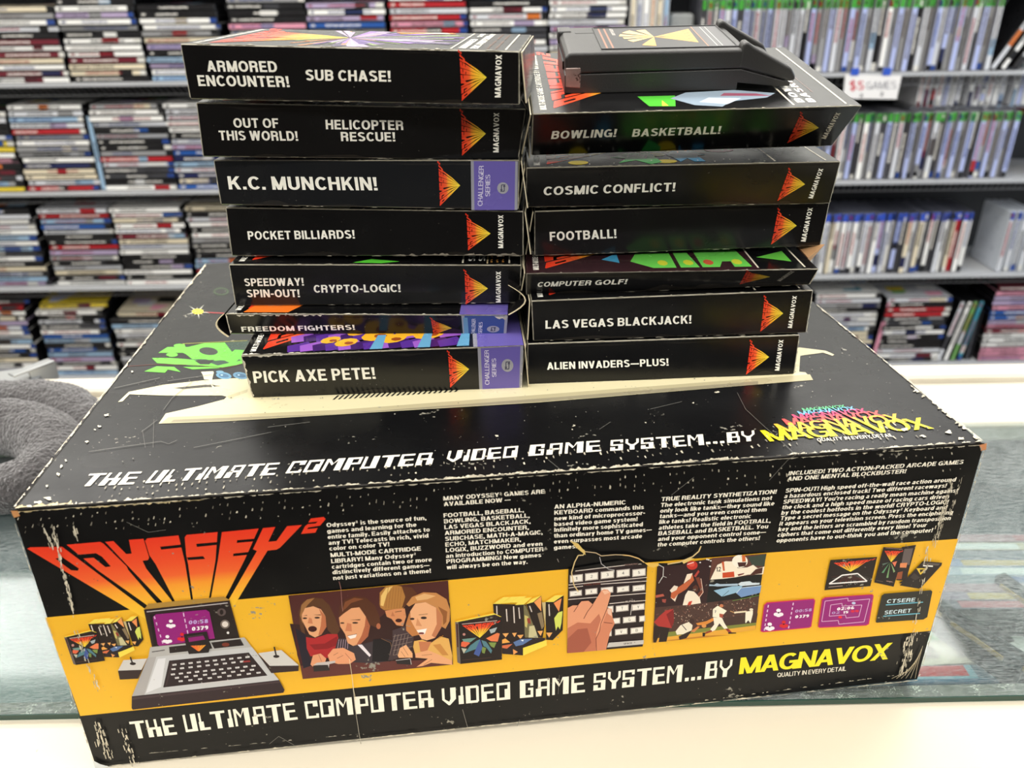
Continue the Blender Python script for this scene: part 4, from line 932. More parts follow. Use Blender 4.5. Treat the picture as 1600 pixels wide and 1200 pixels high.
for a in ((1060, 720, 1110, 800), (1240, 800, 1340, 790), (1260, 890, 1340, 840), (1040, 760, 1080, 815)): F.line(p(*a), .6, (160, 96, 66))
q((40, 36, 38), 992, 850, 1132, 836, 1142, 890, 1000, 882); F.line(p(990, 848, 1130, 832, 1140, 888), 1.1, (190, 184, 182))

fresh()
# ---- television and console
p = TR(90, 920, 4.0)
q((176, 136, 62), 565, 116, 592, 82, 1075, 36, 1116, 60); q((46, 33, 33), 562, 118, 1112, 60, 1176, 300, 1165, 322, 612, 352)
F.line(p(580, 133, 1100, 76), 1.3, (205, 196, 196)); q((28, 20, 22), 600, 150, 985, 108, 1025, 305, 625, 345)
q((150, 30, 122), 620, 165, 640, 148, 960, 119, 982, 132, 1016, 298, 660, 346, 648, 335)
q((38, 29, 29), 988, 104, 1106, 86, 1166, 292, 1022, 304); F.ell(*p(1060, 134)[0], 7, 6, (92, 78, 76)); F.ell(*p(1060, 134)[0], 3, 4, (40, 30, 30))
F.ell(*p(1082, 209)[0], 7.5, 7, (120, 108, 100)); F.ell(*p(1082, 209)[0], 5, 4.6, (228, 218, 208)); F.ell(*p(1100, 262)[0], 2, 2, (240, 235, 230))
for i in range(5):
    a = i*38; F.line(p(629+i*12, 160+a, 634+i*12, 178+a), 1.8, (226, 190, 222)); F.line(p(816+i*8, 138+a*.95, 820+i*8, 162+a*.95), 1.8, (226, 190, 222))
def racer(x, y, col, s_=1.0, f=p):
    for dx, dy, r_ in ((0, -16, 13), (-18, 12, 13), (18, 12, 13), (0, 14, 18)):
        F.ell(*f(x+dx*s_, y+dy*s_)[0], r_*s_/ (4.0 if f is p else 5.0), r_*.8*s_/(4.0 if f is p else 5.0), col, 9)
    F.ell(*f(x, y)[0], 1.4*s_, 1.2*s_, (30, 20, 26), 7)
racer(735, 206, (250, 240, 246)); racer(712, 303, (250, 240, 246)); racer(806, 288, (226, 40, 46))
F.text('00:58', p(850, 210)[0], p(974, 200)[0], (0, -6), (200, 170, 226), T=.24); F.text('0379', p(870, 250)[0], p(974, 240)[0], (0, -6), (252, 244, 250), T=.26)
q((184, 182, 178), 602, 352, 1205, 290, 1252, 352, 588, 417); q((36, 27, 29), 722, 350, 985, 322, 1000, 360, 726, 390); q((36, 27, 29), 992, 322, 1180, 300, 1202, 340, 1012, 360)
F.ell(*p(1085, 335)[0], 6, 3, (120, 50, 36)); F.line(p(612, 382, 695, 370), 1.2, (60, 50, 50))
q((200, 200, 200), 585, 417, 1252, 350, 1425, 558, 480, 662); q((176, 172, 170), 585, 417, 640, 412, 560, 655, 480, 662); q((226, 226, 228), 650, 425, 700, 420, 670, 600, 570, 640)
q((50, 36, 40), 480, 660, 1424, 556, 1458, 618, 1450, 636, 486, 744, 478, 735)
q((70, 54, 58), 482, 668, 1428, 562, 1430, 572, 484, 682)
q((44, 32, 36), 722, 436, 1232, 384, 1350, 528, 682, 604); q((64, 48, 50), 738, 446, 745, 446, 705, 592, 696, 593)
for (x0, y0, x1, y1, n) in ((742, 462, 1210, 412, 10), (736, 489, 1175, 440, 9), (732, 521, 1248, 466, 11), (758, 542, 1238, 490, 9), (782, 562, 1280, 508, 9)):
    for i in range(n):
        f = i/(n-1.0); x = x0+(x1-x0)*f; y = y0+(y1-y0)*f
        q((232, 228, 226), x, y-4, x+26, y-7, x+28, y+3, x+2, y+6); F.line(p(x+4, y, x+22, y-2), .5, (120, 110, 108))
q((150, 50, 50), 1196, 434, 1240, 430, 1242, 440, 1198, 444); F.line(p(930, 576, 1100, 556), .9, (210, 200, 198)); F.line(p(930, 566, 934, 582), .7, (210, 200, 198)); F.line(p(1096, 548, 1100, 562), .7, (210, 200, 198))
q((32, 24, 26), 818, 268, 965, 250, 990, 345, 976, 382, 850, 392, 830, 330); q((140, 30, 112), 846, 290, 944, 276, 956, 300, 852, 316); F.line(p(840, 285, 940, 270), .8, (84, 70, 72))
for i in range(5): q((238, 110+i*12, 50), 862+i*20, 340-i*1, 880+i*20, 338-i, 912+i*2, 372, 908+i*2, 373)
for (tp, sd, st, pd) in (((1292, 385, 1440, 365, 1552, 462, 1366, 464), (1292, 390, 1366, 464, 1550, 460, 1548, 496, 1376, 510, 1298, 402), (1408, 402, 1395, 345), (1408, 405)),
                         ((394, 496, 430, 430, 582, 420, 545, 490), (394, 496, 545, 490, 560, 470, 522, 546, 405, 552), (488, 450, 474, 410), (490, 452))):
    q((52, 37, 37), *sd); q((212, 208, 202), *tp);     F.ell(*p(*pd)[0], 5, 2.3, (40, 30, 30)); F.line(p(*st), 2.4, (40, 30, 30))

fresh()
# ---- finger on the keyboard
p = TR(885, 850, 6.667)
q((40, 28, 31), 108, 250, 922, 186, 870, 1046, 90, 1112)
q((15, 15, 16), 108, 240, 640, 150, 925, 150, 922, 190, 640, 212, 180, 262, 108, 300)
for a in ((180, 260, 690, 200), (830, 190, 912, 182), (110, 405, 920, 326), (110, 436, 258, 416), (442, 396, 918, 364), (105, 556, 908, 490), (530, 600, 690, 582), (795, 575, 905, 566)):
    F.line(p(*a), 1.1, (228, 214, 204))
F.text('NUMERIC', p(690, 205)[0], p(828, 192)[0], (.1, -2.4), (150, 120, 112), T=.2); F.text('FUNCTION', p(270, 412)[0], p(434, 398)[0], (.1, -2.4), (120, 60, 48), T=.2); F.text('ALPHA', p(692, 588)[0], p(795, 580)[0], (.1, -2.6), (228, 214, 204), T=.22)
def key(x, y, wd, hh, ch):
    s_ = -.11*wd/2
    for (g_, cc) in ((0, (196, 184, 174)), (9, (246, 240, 228))):
        a, b = wd/2-g_, hh/2-g_; q(cc, x-a, y-b-s_, x+a, y-b+s_, x+a, y+b+s_, x-a, y+b-s_)
    if ch: F.text(ch, p(x-11*len(ch), y+15)[0], p(x+11*len(ch), y+13)[0], (0, -4.4), (96, 88, 80), T=.14)
for a in ((190, 336, 136, 78, '1'), (347, 316, 136, 78, '2'), (510, 298, 138, 78, '3'), (672, 281, 138, 78, '4'), (835, 275, 138, 78, '5'), (182, 490, 128, 60, '~'), (343, 471, 126, 62, 'X'),
          (505, 456, 128, 64, ''), (670, 446, 128, 62, '='), (832, 434, 128, 62, '---'), (540, 655, 60, 70, ''), (660, 645, 132, 66, 'T'), (825, 632, 130, 66, 'Y'),
          (600, 775, 78, 62, ''), (733, 762, 134, 64, 'G'), (864, 752, 62, 62, ''), (535, 905, 30, 60, ''), (648, 888, 130, 64, 'V'), (808, 874, 130, 64, 'B')): key(*a)
q((204, 198, 192), 520, 1002, 880, 974, 875, 1018, 500, 1052); F.text('SPACE', p(672, 1022)[0], p(758, 1014)[0], (0, -2.6), (60, 50, 48), T=.2)
q((232, 158, 120), 97, 640, 150, 612, 205, 612, 240, 570, 312, 564, 357, 602, 418, 505, 445, 458, 475, 445, 512, 450, 542, 482, 536, 522, 492, 678, 512, 640, 550, 650, 560, 740, 582, 802, 532, 900, 490, 1076, 91, 1110)
q((196, 116, 88), 96, 850, 200, 790, 330, 800, 420, 700, 440, 760, 392, 900, 385, 1086, 91, 1110); q((166, 90, 70), 94, 960, 200, 860, 300, 850, 340, 1000, 260, 1098, 91, 1110)
q((214, 134, 100), 430, 860, 500, 690, 560, 740, 582, 802, 532, 900, 490, 1076, 395, 1085, 388, 960)
for a in ((357, 604, 300, 680, 262, 752), (498, 660, 440, 800, 425, 880, 388, 960, 392, 1085), (205, 614, 160, 680), (470, 790, 560, 800)): F.line(p(*a), 1.0, (120, 58, 46))
q((240, 196, 170), 506, 650, 542, 650, 550, 722, 512, 700); q((244, 190, 156), 452, 462, 505, 455, 530, 480, 480, 500)

fresh()
# ---- sport pictures
p = TR(1020, 850, 7.5)
q((48, 26, 30), 138, 235, 770, 150, 705, 672, 108, 722); q((100, 60, 52), 770, 142, 1396, 92, 1345, 335, 740, 402); q((58, 70, 60), 1180, 130, 1390, 100, 1370, 240, 1230, 230)
q((22, 24, 26), 738, 400, 1346, 330, 1308, 592, 702, 672); q((76, 52, 46), 108, 720, 702, 665, 1308, 590, 1262, 985, 80, 1140)
r_ = random.Random(4); F.k += 1
for _ in range(230):
    u = r_.random(); v = r_.random(); x = 120+u*1160; y = 735-u*125+v*(210-40*u); cc = r_.choice([(150, 110, 96), (108, 70, 60), (196, 170, 150), (60, 36, 36), (128, 80, 70)])
    F.poly(p(x, y, x+11, y-2, x+12, y+8, x+2, y+9), cc, False)
q((70, 50, 44), 640, 880, 1290, 790, 1272, 905, 640, 985); q((128, 134, 60), 240, 1010, 1270, 900, 1264, 945, 200, 1070); q((230, 168, 62), 90, 1085, 1264, 932, 1262, 985, 80, 1140); q((196, 130, 44), 200, 1110, 700, 1050, 980, 1045, 300, 1110)
q((176, 54, 50), 95, 892, 160, 820, 235, 755, 322, 735, 330, 880, 300, 962, 150, 940); q((130, 34, 36), 240, 800, 322, 740, 330, 880, 300, 960); q((40, 28, 26), 98, 930, 275, 962, 240, 1120, 150, 1125, 170, 1010, 120, 1130, 88, 1130)
q((240, 230, 206), 345, 1000, 400, 930, 500, 888, 542, 930, 530, 985, 470, 1030, 360, 1040); q((46, 32, 30), 380, 1060, 480, 1010, 540, 985, 470, 1080, 390, 1100); F.line(p(420, 925, 470, 985), 1.2, (50, 34, 30))
F.ell(*p(532, 880)[0], 4.2, 4.2, (60, 38, 34)); q((216, 134, 80), 520, 1000, 600, 940, 625, 945, 560, 1010); q((222, 140, 60), 580, 905, 700, 880, 780, 840, 790, 872, 700, 920, 600, 930); F.ell(*p(672, 935)[0], 3.6, 3, (224, 150, 80))
q((250, 240, 214), 772, 832, 776, 740, 832, 700, 935, 760, 900, 800, 880, 845); q((248, 238, 214), 780, 838, 880, 842, 905, 900, 945, 965, 905, 972, 850, 905, 800, 985, 760, 1005, 745, 975, 790, 920)
F.ell(*p(866, 672)[0], 4, 3.6, (58, 34, 36)); F.ell(*p(875, 700)[0], 3, 2.6, (200, 124, 84)); q((170, 80, 60), 850, 790, 900, 800, 880, 845, 850, 830); q((150, 54, 44), 690, 1010, 760, 985, 765, 1003, 690, 1030); q((150, 54, 44), 915, 972, 950, 968, 990, 1008, 960, 1020)
q((30, 22, 22), 655, 1015, 690, 1015, 680, 1060, 655, 1060); q((30, 22, 22), 950, 1010, 1040, 1015, 1040, 1025, 950, 1030); F.line(p(975, 762, 1020, 780), 1.3, (200, 150, 96)); F.text('7', p(795, 785)[0], p(812, 783)[0], (0, -4), (60, 40, 50), T=.2)
q((246, 238, 214), 1150, 768, 1235, 758, 1232, 800, 1205, 905, 1180, 870, 1150, 905, 1145, 890); q((238, 222, 190), 1020, 770, 1160, 758, 1165, 775, 1020, 790); F.ell(*p(1215, 745)[0], 3, 2, (236, 226, 200))
F.ell(*p(540, 225)[0], 8.4, 7, (196, 52, 42)); F.ell(*p(535, 215)[0], 4.6, 3.6, (222, 84, 66)); F.line(p(485, 215, 560, 190), 1.0, (250, 236, 226))
q((196, 100, 62), 480, 335, 540, 318, 562, 400, 470, 505, 375, 565, 335, 645, 290, 605, 300, 535, 425, 450, 505, 400); q((240, 222, 200), 290, 600, 340, 650, 375, 560, 360, 600, 330, 620); q((248, 226, 200), 480, 330, 545, 316, 520, 380, 440, 440)
q((238, 222, 202), 280, 520, 332, 460, 376, 472, 360, 512, 300, 545); q((184, 92, 74), 115, 575, 205, 558, 218, 585, 120, 605); q((160, 76, 66), 190, 620, 240, 620, 230, 665, 195, 655)
q((244, 230, 208), 428, 692, 460, 570, 492, 520, 560, 532, 625, 602, 637, 668, 500, 690); q((90, 46, 34), 545, 480, 580, 450, 610, 480, 600, 530, 560, 535); q((120, 60, 44), 578, 370, 622, 362, 668, 540, 622, 604, 600, 560, 636, 520)
F.line(p(640, 380, 664, 540, 620, 600), 1.0, (240, 200, 180)); q((180, 70, 60), 560, 350, 610, 280, 625, 300, 580, 365); q((200, 60, 40), 500, 650, 540, 640, 520, 690, 480, 692)
for a in ((710, 155), (730, 160), (755, 172), (632, 192), (745, 238)): F.ell(*p(*a)[0], 1.5, 1.2, (240, 232, 226), 7)
q((250, 236, 212), 748, 392, 830, 220, 920, 178, 1010, 180, 1062, 258, 1172, 250, 1240, 220, 1292, 262, 1370, 240, 1352, 330, 1180, 335, 1040, 365, 900, 382)
q((206, 76, 42), 888, 312, 1020, 298, 1026, 362, 888, 372); q((206, 92, 52), 880, 185, 905, 180, 915, 290, 895, 290); F.text('12', p(815, 300)[0], p(870, 295)[0], (0, -7), (46, 30, 30), T=.2)
F.ell(*p(1088, 178)[0], 12, 10, (252, 244, 226)); q((214, 110, 60), 1110, 108, 1150, 110, 1155, 180, 1115, 185); q((70, 36, 34), 1060, 192, 1165, 188, 1150, 235, 1075, 245); q((76, 40, 34), 1270, 270, 1350, 250, 1340, 320, 1200, 340)
q((120, 40, 36), 1060, 330, 1140, 315, 1130, 330, 1070, 350)
q((176, 198, 214), 735, 446, 790, 452, 820, 434, 862, 445, 1062, 438, 1062, 462, 830, 472, 785, 466, 735, 466); q((214, 226, 232), 1060, 445, 1100, 420, 1200, 410, 1230, 430, 1315, 430, 1310, 450, 1100, 468)
q((150, 190, 214), 785, 520, 880, 496, 1000, 470, 1120, 462, 1060, 540, 880, 592); q((116, 150, 196), 1045, 552, 1100, 488, 1332, 462, 1318, 545, 1100, 600); F.line(p(1045, 552, 1100, 488, 1332, 462), .9, (206, 224, 236))
F.line(p(880, 592, 960, 520), .7, (70, 90, 100)); F.line(p(1000, 640, 1308, 575), 1.1, (96, 130, 60))

fresh()
# ---- screens, manuals, cartridge on the right
p = TR(1180, 840, 5.0)
q((206, 34, 92), 80, 718, 108, 512, 130, 492, 486, 464, 498, 478, 467, 682, 452, 692, 98, 726); q((150, 34, 118), 86, 712, 114, 518, 134, 500, 482, 471, 490, 482, 461, 676, 448, 686, 102, 718)
for i in range(6): F.line(p(142-i*6, 512+i*36, 138-i*6, 532+i*36), 1.6, (230, 200, 226)); F.line(p(332-i*7, 495+i*36, 328-i*7, 515+i*36), 1.6, (230, 200, 226))
racer(218, 572, (250, 240, 246), 1.1, p); racer(150, 680, (250, 240, 246), 1.1, p); racer(257, 662, (214, 40, 44), 1.0, p)
F.text('00:58', p(342, 572)[0], p(468, 561)[0], (1, -4.6), (196, 160, 210), T=.22); F.text('0379', p(342, 616)[0], p(446, 608)[0], (1, -4.6), (252, 244, 250), T=.26)
q((206, 34, 92), 516, 684, 548, 468, 572, 452, 930, 430, 940, 443, 903, 662, 882, 675, 530, 692); q((150, 34, 118), 524, 678, 554, 474, 576, 458, 926, 436, 932, 446, 896, 657, 878, 668, 532, 684)
F.line(p(572, 482, 745, 460, 745, 482, 910, 466, 865, 645, 675, 663, 670, 634, 545, 642, 572, 482), .9, (226, 180, 216)); F.line(p(615, 512, 700, 500, 700, 522, 850, 513, 826, 605, 730, 614, 725, 590, 602, 600, 615, 512), .9, (226, 180, 216))
F.text('02:06', p(660, 556)[0], p(790, 545)[0], (.8, -4.6), (252, 240, 250), T=.26); F.text('02', p(620, 584)[0], p(680, 580)[0], (.8, -3.8), (180, 150, 200), T=.22); F.text('15', p(705, 580)[0], p(745, 577)[0], (.8, -3.8), (252, 240, 250), T=.26)
F.ell(*p(780, 562)[0], 3, 2, (214, 40, 70)); F.ell(*p(812, 560)[0], 3, 2, (214, 40, 70)); F.ell(*p(685, 608)[0], 3, 2, (230, 40, 50)); F.ell(*p(788, 498)[0], 3, 2, (190, 200, 230))
q((42, 42, 38), 953, 648, 1000, 440, 1022, 425, 1370, 399, 1381, 410, 1341, 610, 1312, 628, 962, 652)
F.text('CTSERE', p(1036, 500)[0], p(1248, 487)[0], (1.6, -6), (206, 226, 232), T=.2); F.text('SECRET', p(1016, 588)[0], p(1216, 572)[0], (1.6, -6), (206, 226, 232), T=.2)
F.line(p(1030, 513, 1310, 492), 1.5, (110, 186, 208)); F.line(p(1010, 601, 1285, 580), 1.5, (110, 186, 208))
q((34, 26, 26), 615, 160, 968, 137, 915, 365, 567, 396); F.logo(p(640, 184)[0], p(930, 156)[0], p(765, 252)[0], 1.0)
r_ = random.Random(9); F.k += 1
for _ in range(46):
    a = r_.uniform(-.1, 3.24); d0 = r_.uniform(20, 60); d1 = d0+r_.uniform(30, 90); cx, cy = 768, 268
    x0, y0, x1, y1 = cx+d0*math.cos(a)*1.2, cy+d0*math.sin(a)*.6, cx+d1*math.cos(a)*1.5, cy+d1*math.sin(a)*.7
    if x1 > 925 or x1 < 605 or y1 > 360: continue
    F.poly(p(x0, y0, x0+5, y0, x1+6, y1, x1, y1), r_.choice([(90, 84, 84), (70, 100, 90), (130, 60, 50), (120, 120, 116)]), False)
for a in ((603, 346, 702, 279, 820, 266, 890, 326), (603, 346, 890, 326)): F.line(p(*a), 1.9, (246, 240, 236))
q((60, 34, 34), 665, 328, 715, 290, 800, 282, 850, 316); F.line(p(598, 372, 705, 362), .8, (180, 160, 150))
q((40, 32, 34), 1155, 60, 1262, 44, 1200, 262, 1190, 322, 1110, 320); q((104, 92, 90), 1172, 76, 1240, 70, 1210, 200, 1150, 192); q((228, 140, 90), 1140, 186, 1195, 183, 1186, 222, 1138, 220); q((150, 80, 50), 1115, 260, 1160, 250, 1150, 310, 1110, 312)
q((33, 26, 28), 1016, 60, 1176, 70, 1090, 370, 944, 336); F.logo(p(1024, 90)[0], p(1152, 92)[0], p(1072, 178)[0]); F.line(p(1030, 66, 1160, 78), .8, (150, 120, 110))
for a, cc in (((1062, 180, 1000, 260, 1015, 262), (96, 150, 110)), ((1066, 180, 1035, 300, 1050, 300), (120, 160, 110)), ((1070, 180, 1090, 260, 1102, 250), (140, 170, 120)), ((1080, 180, 1118, 170, 1100, 215), (226, 120, 90)), ((1060, 178, 1005, 190, 1010, 205), (90, 110, 100))): q(cc, *a)
F.line(p(1035, 325, 1080, 332), .9, (190, 150, 140)); F.line(p(960, 320, 1010, 330), .6, (110, 96, 92))
q((38, 31, 31), 1200, 292, 1312, 170, 1456, 184, 1450, 206, 1282, 386, 1136, 360, 1150, 344, 1132, 340); q((92, 84, 80), 1300, 200, 1318, 180, 1440, 190, 1428, 206); F.line(p(1312, 206, 1386, 211), 2.0, (248, 242, 232))
q((238, 200, 70), 1262, 226, 1345, 226, 1292, 278); q((60, 46, 30), 1286, 236, 1320, 234, 1292, 262); F.line(p(1290, 380, 1452, 200), .9, (70, 62, 60)); q((62, 54, 52), 1215, 296, 1245, 262, 1290, 300, 1250, 320)

# ---- tear through the cardboard and wear on the front
q4 = TR(820, 720, 3.636)
fresh(); F.k = KM+3
F.poly(q4(385, 498, 470, 520, 540, 518, 640, 528, 700, 548, 745, 572, 800, 566, 900, 566, 960, 548, 1010, 510, 1000, 535, 930, 575, 850, 580, 800, 585, 745, 585, 690, 566, 600, 545, 480, 535), (6, 6, 7))
for a, wd, cc in (((305, 440, 345, 470, 385, 495, 380, 520, 350, 522, 330, 560, 312, 620, 325, 690, 350, 728), 1.6, (226, 200, 140)), ((385, 500, 450, 508, 480, 525, 560, 518, 600, 520), 1.3, (206, 180, 140)),
                  ((600, 520, 640, 524, 690, 540, 720, 562), 1.8, (216, 180, 120)), ((470, 530, 480, 570, 520, 600, 552, 605, 550, 620), .9, (200, 196, 196)), ((800, 575, 828, 590, 825, 640, 800, 680), 1.0, (220, 216, 210)), ((825, 640, 845, 648), .8, (200, 196, 190)),
                  ((850, 572, 920, 560, 990, 530, 1025, 500, 1038, 470), 1.8, (226, 198, 140)), ((650, 800, 642, 860), .8, (230, 224, 214)), ((240, 560, 232, 540), .5, (200, 190, 180))):
    F.line(q4(*a), wd, cc)
F.poly(q4(720, 562, 760, 566, 800, 566, 800, 582, 770, 592, 745, 585), (236, 190, 90)); F.poly(q4(310, 440, 350, 455, 388, 500, 392, 520, 372, 505, 330, 470), (222, 190, 110))
F.poly(q4(930, 556, 980, 538, 1000, 540, 940, 570), (232, 200, 120))
c3 = TR(440, 750, 3.636)
F.line(c3(372, 560, 382, 600, 388, 700, 392, 730), .8, (170, 120, 110)); F.line(c3(428, 1000, 440, 1080, 452, 1180, 462, 1230), .8, (236, 220, 180))
F.line([(562.5, 1062), (566, 1100), (572, 1140), (576, 1163)], .8, (170, 165, 150)); F.line([(735, 1104), (740, 1122), (744, 1136)], .7, (140, 136, 128)); F.line([(886, 1050), (884, 1080)], .5, (120, 116, 110))
W1 = (232, 222, 196)
F.blots((22, 797), (1536, 692.5), 250, 2.8, (-.1, 1), W1, 1, 2, 16); F.blots((22, 797), (330, 777), 60, 3, (0, 1), (236, 214, 160), 2, 4, 20)
F.blots((20, 800), (150, 1197), 90, 2.2, (1, -.2), W1, 3, 2, 12); F.blots((1433, 1061), (1538, 694), 80, 2.0, (-1, -.1), W1, 4, 2, 12)
F.blots((152, 1196), (1432, 1060.5), 260, 2.2, (0, -1), W1, 5, 3, 22); F.blots((220, 1175), (600, 1140), 26, 1.4, (0, -1), (190, 184, 166), 6, 3, 14); F.blots((1100, 1092), (1400, 1052), 40, 1.6, (0, -1), W1, 7, 2, 7)
# rows of rubbed flutes under the top edge
r_ = random.Random(21); F.k += 1
for x in range(30, 1500, 13):
    yb = 797-(x-19)*.0691
    for row, (dy, am, pr) in enumerate(((12, .8, .5), (24, 1.0, .75), (34, .8, .4))):
        if r_.random() > pr: continue
        h_ = r_.uniform(1.5, 6)*am; w_ = r_.uniform(.6, 2.1)*am; X = x+r_.uniform(-3, 3); Y = yb+dy+r_.uniform(-2, 3); cc = (lambda f: tuple(v*f for v in W1))(random.uniform(.5, 1)); sl = fup(X)
        F.poly([(X-sl*h_, Y-h_*.5), (X+w_-sl*h_*.5, Y-h_*.2), (X+w_*.7, Y+h_*.6), (X-w_*.6, Y+h_*.5)], cc, False)
def streak(x0, y0, x1, y1, n, seed, amp=1.0, wd=2.4):
    r = random.Random(seed); F.k += 1
    for _ in range(n):
        t = r.random(); x = x0+(x1-x0)*t+r.gauss(0, wd*.6); y = y0+(y1-y0)*t; h_ = r.uniform(2, 8)*amp; w_ = r.uniform(.5, 1.6)*amp; cc = (lambda f: tuple(v*f for v in W1))(random.uniform(.7, 1))
        dx = (x1-x0)/(y1-y0)*h_; F.poly([(x-w_/2, y), (x+w_/2, y-1), (x+dx+w_/2, y+h_), (x+dx-w_/2, y+h_+1)], cc, False)
streak(85, 818, 120, 960, 95, 31, 1.0, 3); streak(72, 822, 84, 850, 22, 32); streak(120, 980, 157, 1075, 40, 33, .8, 4); streak(150, 1120, 172, 1180, 40, 34, 1.1, 8); streak(190, 1130, 215, 1190, 30, 35, 1, 6); streak(118, 815, 126, 838, 14, 36)
streak(1487, 745, 1458, 850, 90, 37, .9, 4); streak(1500, 742, 1485, 800, 30, 38, .8, 3); streak(1450, 850, 1420, 1030, 70, 39, .9, 4); streak(1422, 990, 1407, 1050, 60, 40, 1.2, 7)
for i in range(6): F.line([(1440-i*2, 1006+i*5), (1432-i*3.4, 1036+i*2), (1428-i*7, 1057)], .5, (206, 190, 156))
F.specks(QF, 260, .3, .9, (170, 166, 150), 55)
for a in (((205, 812), (240, 828), (268, 824)), ((430, 1158), (445, 1146), (470, 1160)), ((1060, 770), (1095, 742)), ((820, 1130), (824, 1120)), ((1210, 747), (1238, 716), (1262, 700))): F.line(list(a), .5, (130, 128, 120))
# crushed corners showing brown board
F.poly([(19, 795), (30, 795), (34, 803), (24, 806)], (196, 140, 90)); F.poly([(1528, 693), (1539, 690), (1538, 700), (1530, 702)], (206, 140, 96))
F.poly([(150, 1197), (146, 1184), (158, 1190), (176, 1195)], (210, 214, 214))
kid(mb, 'front_panel', M['frontboard'])

# ---- lid
mb = MB()
QT = [project(q_) for q_ in (BTL, BTR, FTR, FTL)]
T_ = Panel(mb, QT, [BTL, BTR, FTR, FTL], lift=1.2e-4)
def tup(x): return .785-2.0*(x-19)/1519.0
def q(col, *a): T_.poly([(a[i], a[i+1]) for i in range(0, len(a), 2)], col)
CR = (222, 212, 172)
q((36, 66, 52), 310, 536, 395, 531, 470, 545, 390, 560, 340, 572, 290, 570)
GR = (104, 198, 60)
q(GR, 248, 550, 262, 541, 300, 541, 322, 538, 330, 548, 300, 550, 288, 550); q(GR, 270, 543, 288, 536, 290, 542, 318, 535, 350, 534, 362, 550, 350, 562, 318, 560, 300, 560, 290, 552)
T_.ell(330, 549, 25, 13, GR, 26, .15); T_.ell(325, 547.5, 14.5, 6, (40, 46, 38), 20, .1); q(GR, 238, 558, 266, 558, 292, 560, 320, 563, 345, 572, 300, 570, 246, 566)
q(GR, 226, 579, 245, 571, 272, 572, 282, 580, 262, 576, 258, 581); q(GR, 285, 572, 330, 572, 360, 565, 385, 560, 375, 568, 340, 574, 300, 576)
q(GR, 345, 560, 366, 545, 380, 546, 376, 552, 395, 552, 400, 562, 380, 566, 372, 560, 362, 568); T_.ell(280, 539, 8.5, 3, GR, 12); T_.ell(269, 553, 9, 3.4, GR, 12)
q((22, 24, 22), 303, 562, 334, 561, 326, 568, 312, 568); T_.line([(200, 571), (245, 568), (300, 569), (352, 574), (385, 565)], .8, (92, 44, 34)); T_.line([(285, 536), (385, 531)], .9, (150, 150, 60))
T_.ell(345, 455, 12, 6, (50, 70, 40), 20); T_.ell(345, 455, 9, 4.2, (20, 20, 20), 20)
T_.line([(316, 487), (356, 489)], 1.3, (166, 60, 62))
for k in range(10):
    a = k*math.pi/5+.2; L_ = 12 if k % 2 else 20
    T_.poly([(309+1.5*math.sin(a), 486-1.2*math.cos(a)), (309-1.5*math.sin(a), 486+1.2*math.cos(a)), (309+L_*math.cos(a), 486+L_*.6*math.sin(a))], (190, 190, 176))
T_.ell(309, 486, 9, 4.2, (232, 208, 60), 14)
# the console drawn on the lid
q(CR, 185, 627, 202, 611, 255, 600, 318, 593, 395, 588, 480, 560, 700, 545, 1247, 542, 1287, 547, 1301, 553, 1298, 555, 1283, 550, 1247, 555, 1245, 580, 1255, 581, 1267, 593, 840, 628, 340, 658, 247, 661, 258, 645, 307, 634, 348, 623, 352, 619, 345, 617, 262, 617, 203, 615, 192, 626)
q((186, 176, 140), 262, 651, 520, 640, 840, 616, 1262, 584, 1267, 593, 840, 628, 340, 658, 250, 661)
q((150, 142, 116), 270, 655, 520, 646, 840, 622, 1180, 595, 1180, 600, 840, 627, 340, 657, 265, 659)
q((196, 186, 146), 352, 618, 385, 607, 384, 612, 356, 622); q((60, 58, 50), 270, 605, 320, 600, 345, 602, 320, 604, 285, 607); q((20, 20, 21), 345, 617, 349, 618, 350, 621, 346, 622)
T_.ell(328, 602, 8, 2, (70, 66, 58), 14); q((224, 214, 182), 314, 580, 333, 580, 330, 592, 329, 600, 334, 604, 330, 604, 325, 592, 318, 592)
q((236, 228, 196), 313, 580, 332, 579, 331, 583, 315, 583)
for cx in (348, 374): T_.ell(cx, 586, 12, 5.4, (96, 146, 176), 18, .15); T_.ell(cx, 586, 8, 3, (60, 104, 136), 16, .15); T_.ell(cx-3, 585, 2, 1, (180, 210, 226), 8)
T_.ell(342, 580, 6, 2, (110, 156, 180), 12)
for i in range(24): x = 515+i*8.2; y = 624-i*.52; T_.poly([(x, y), (x+8, y-7), (x+11.5, y-7.2), (x+3.5, y-.2)], (26, 26, 24))
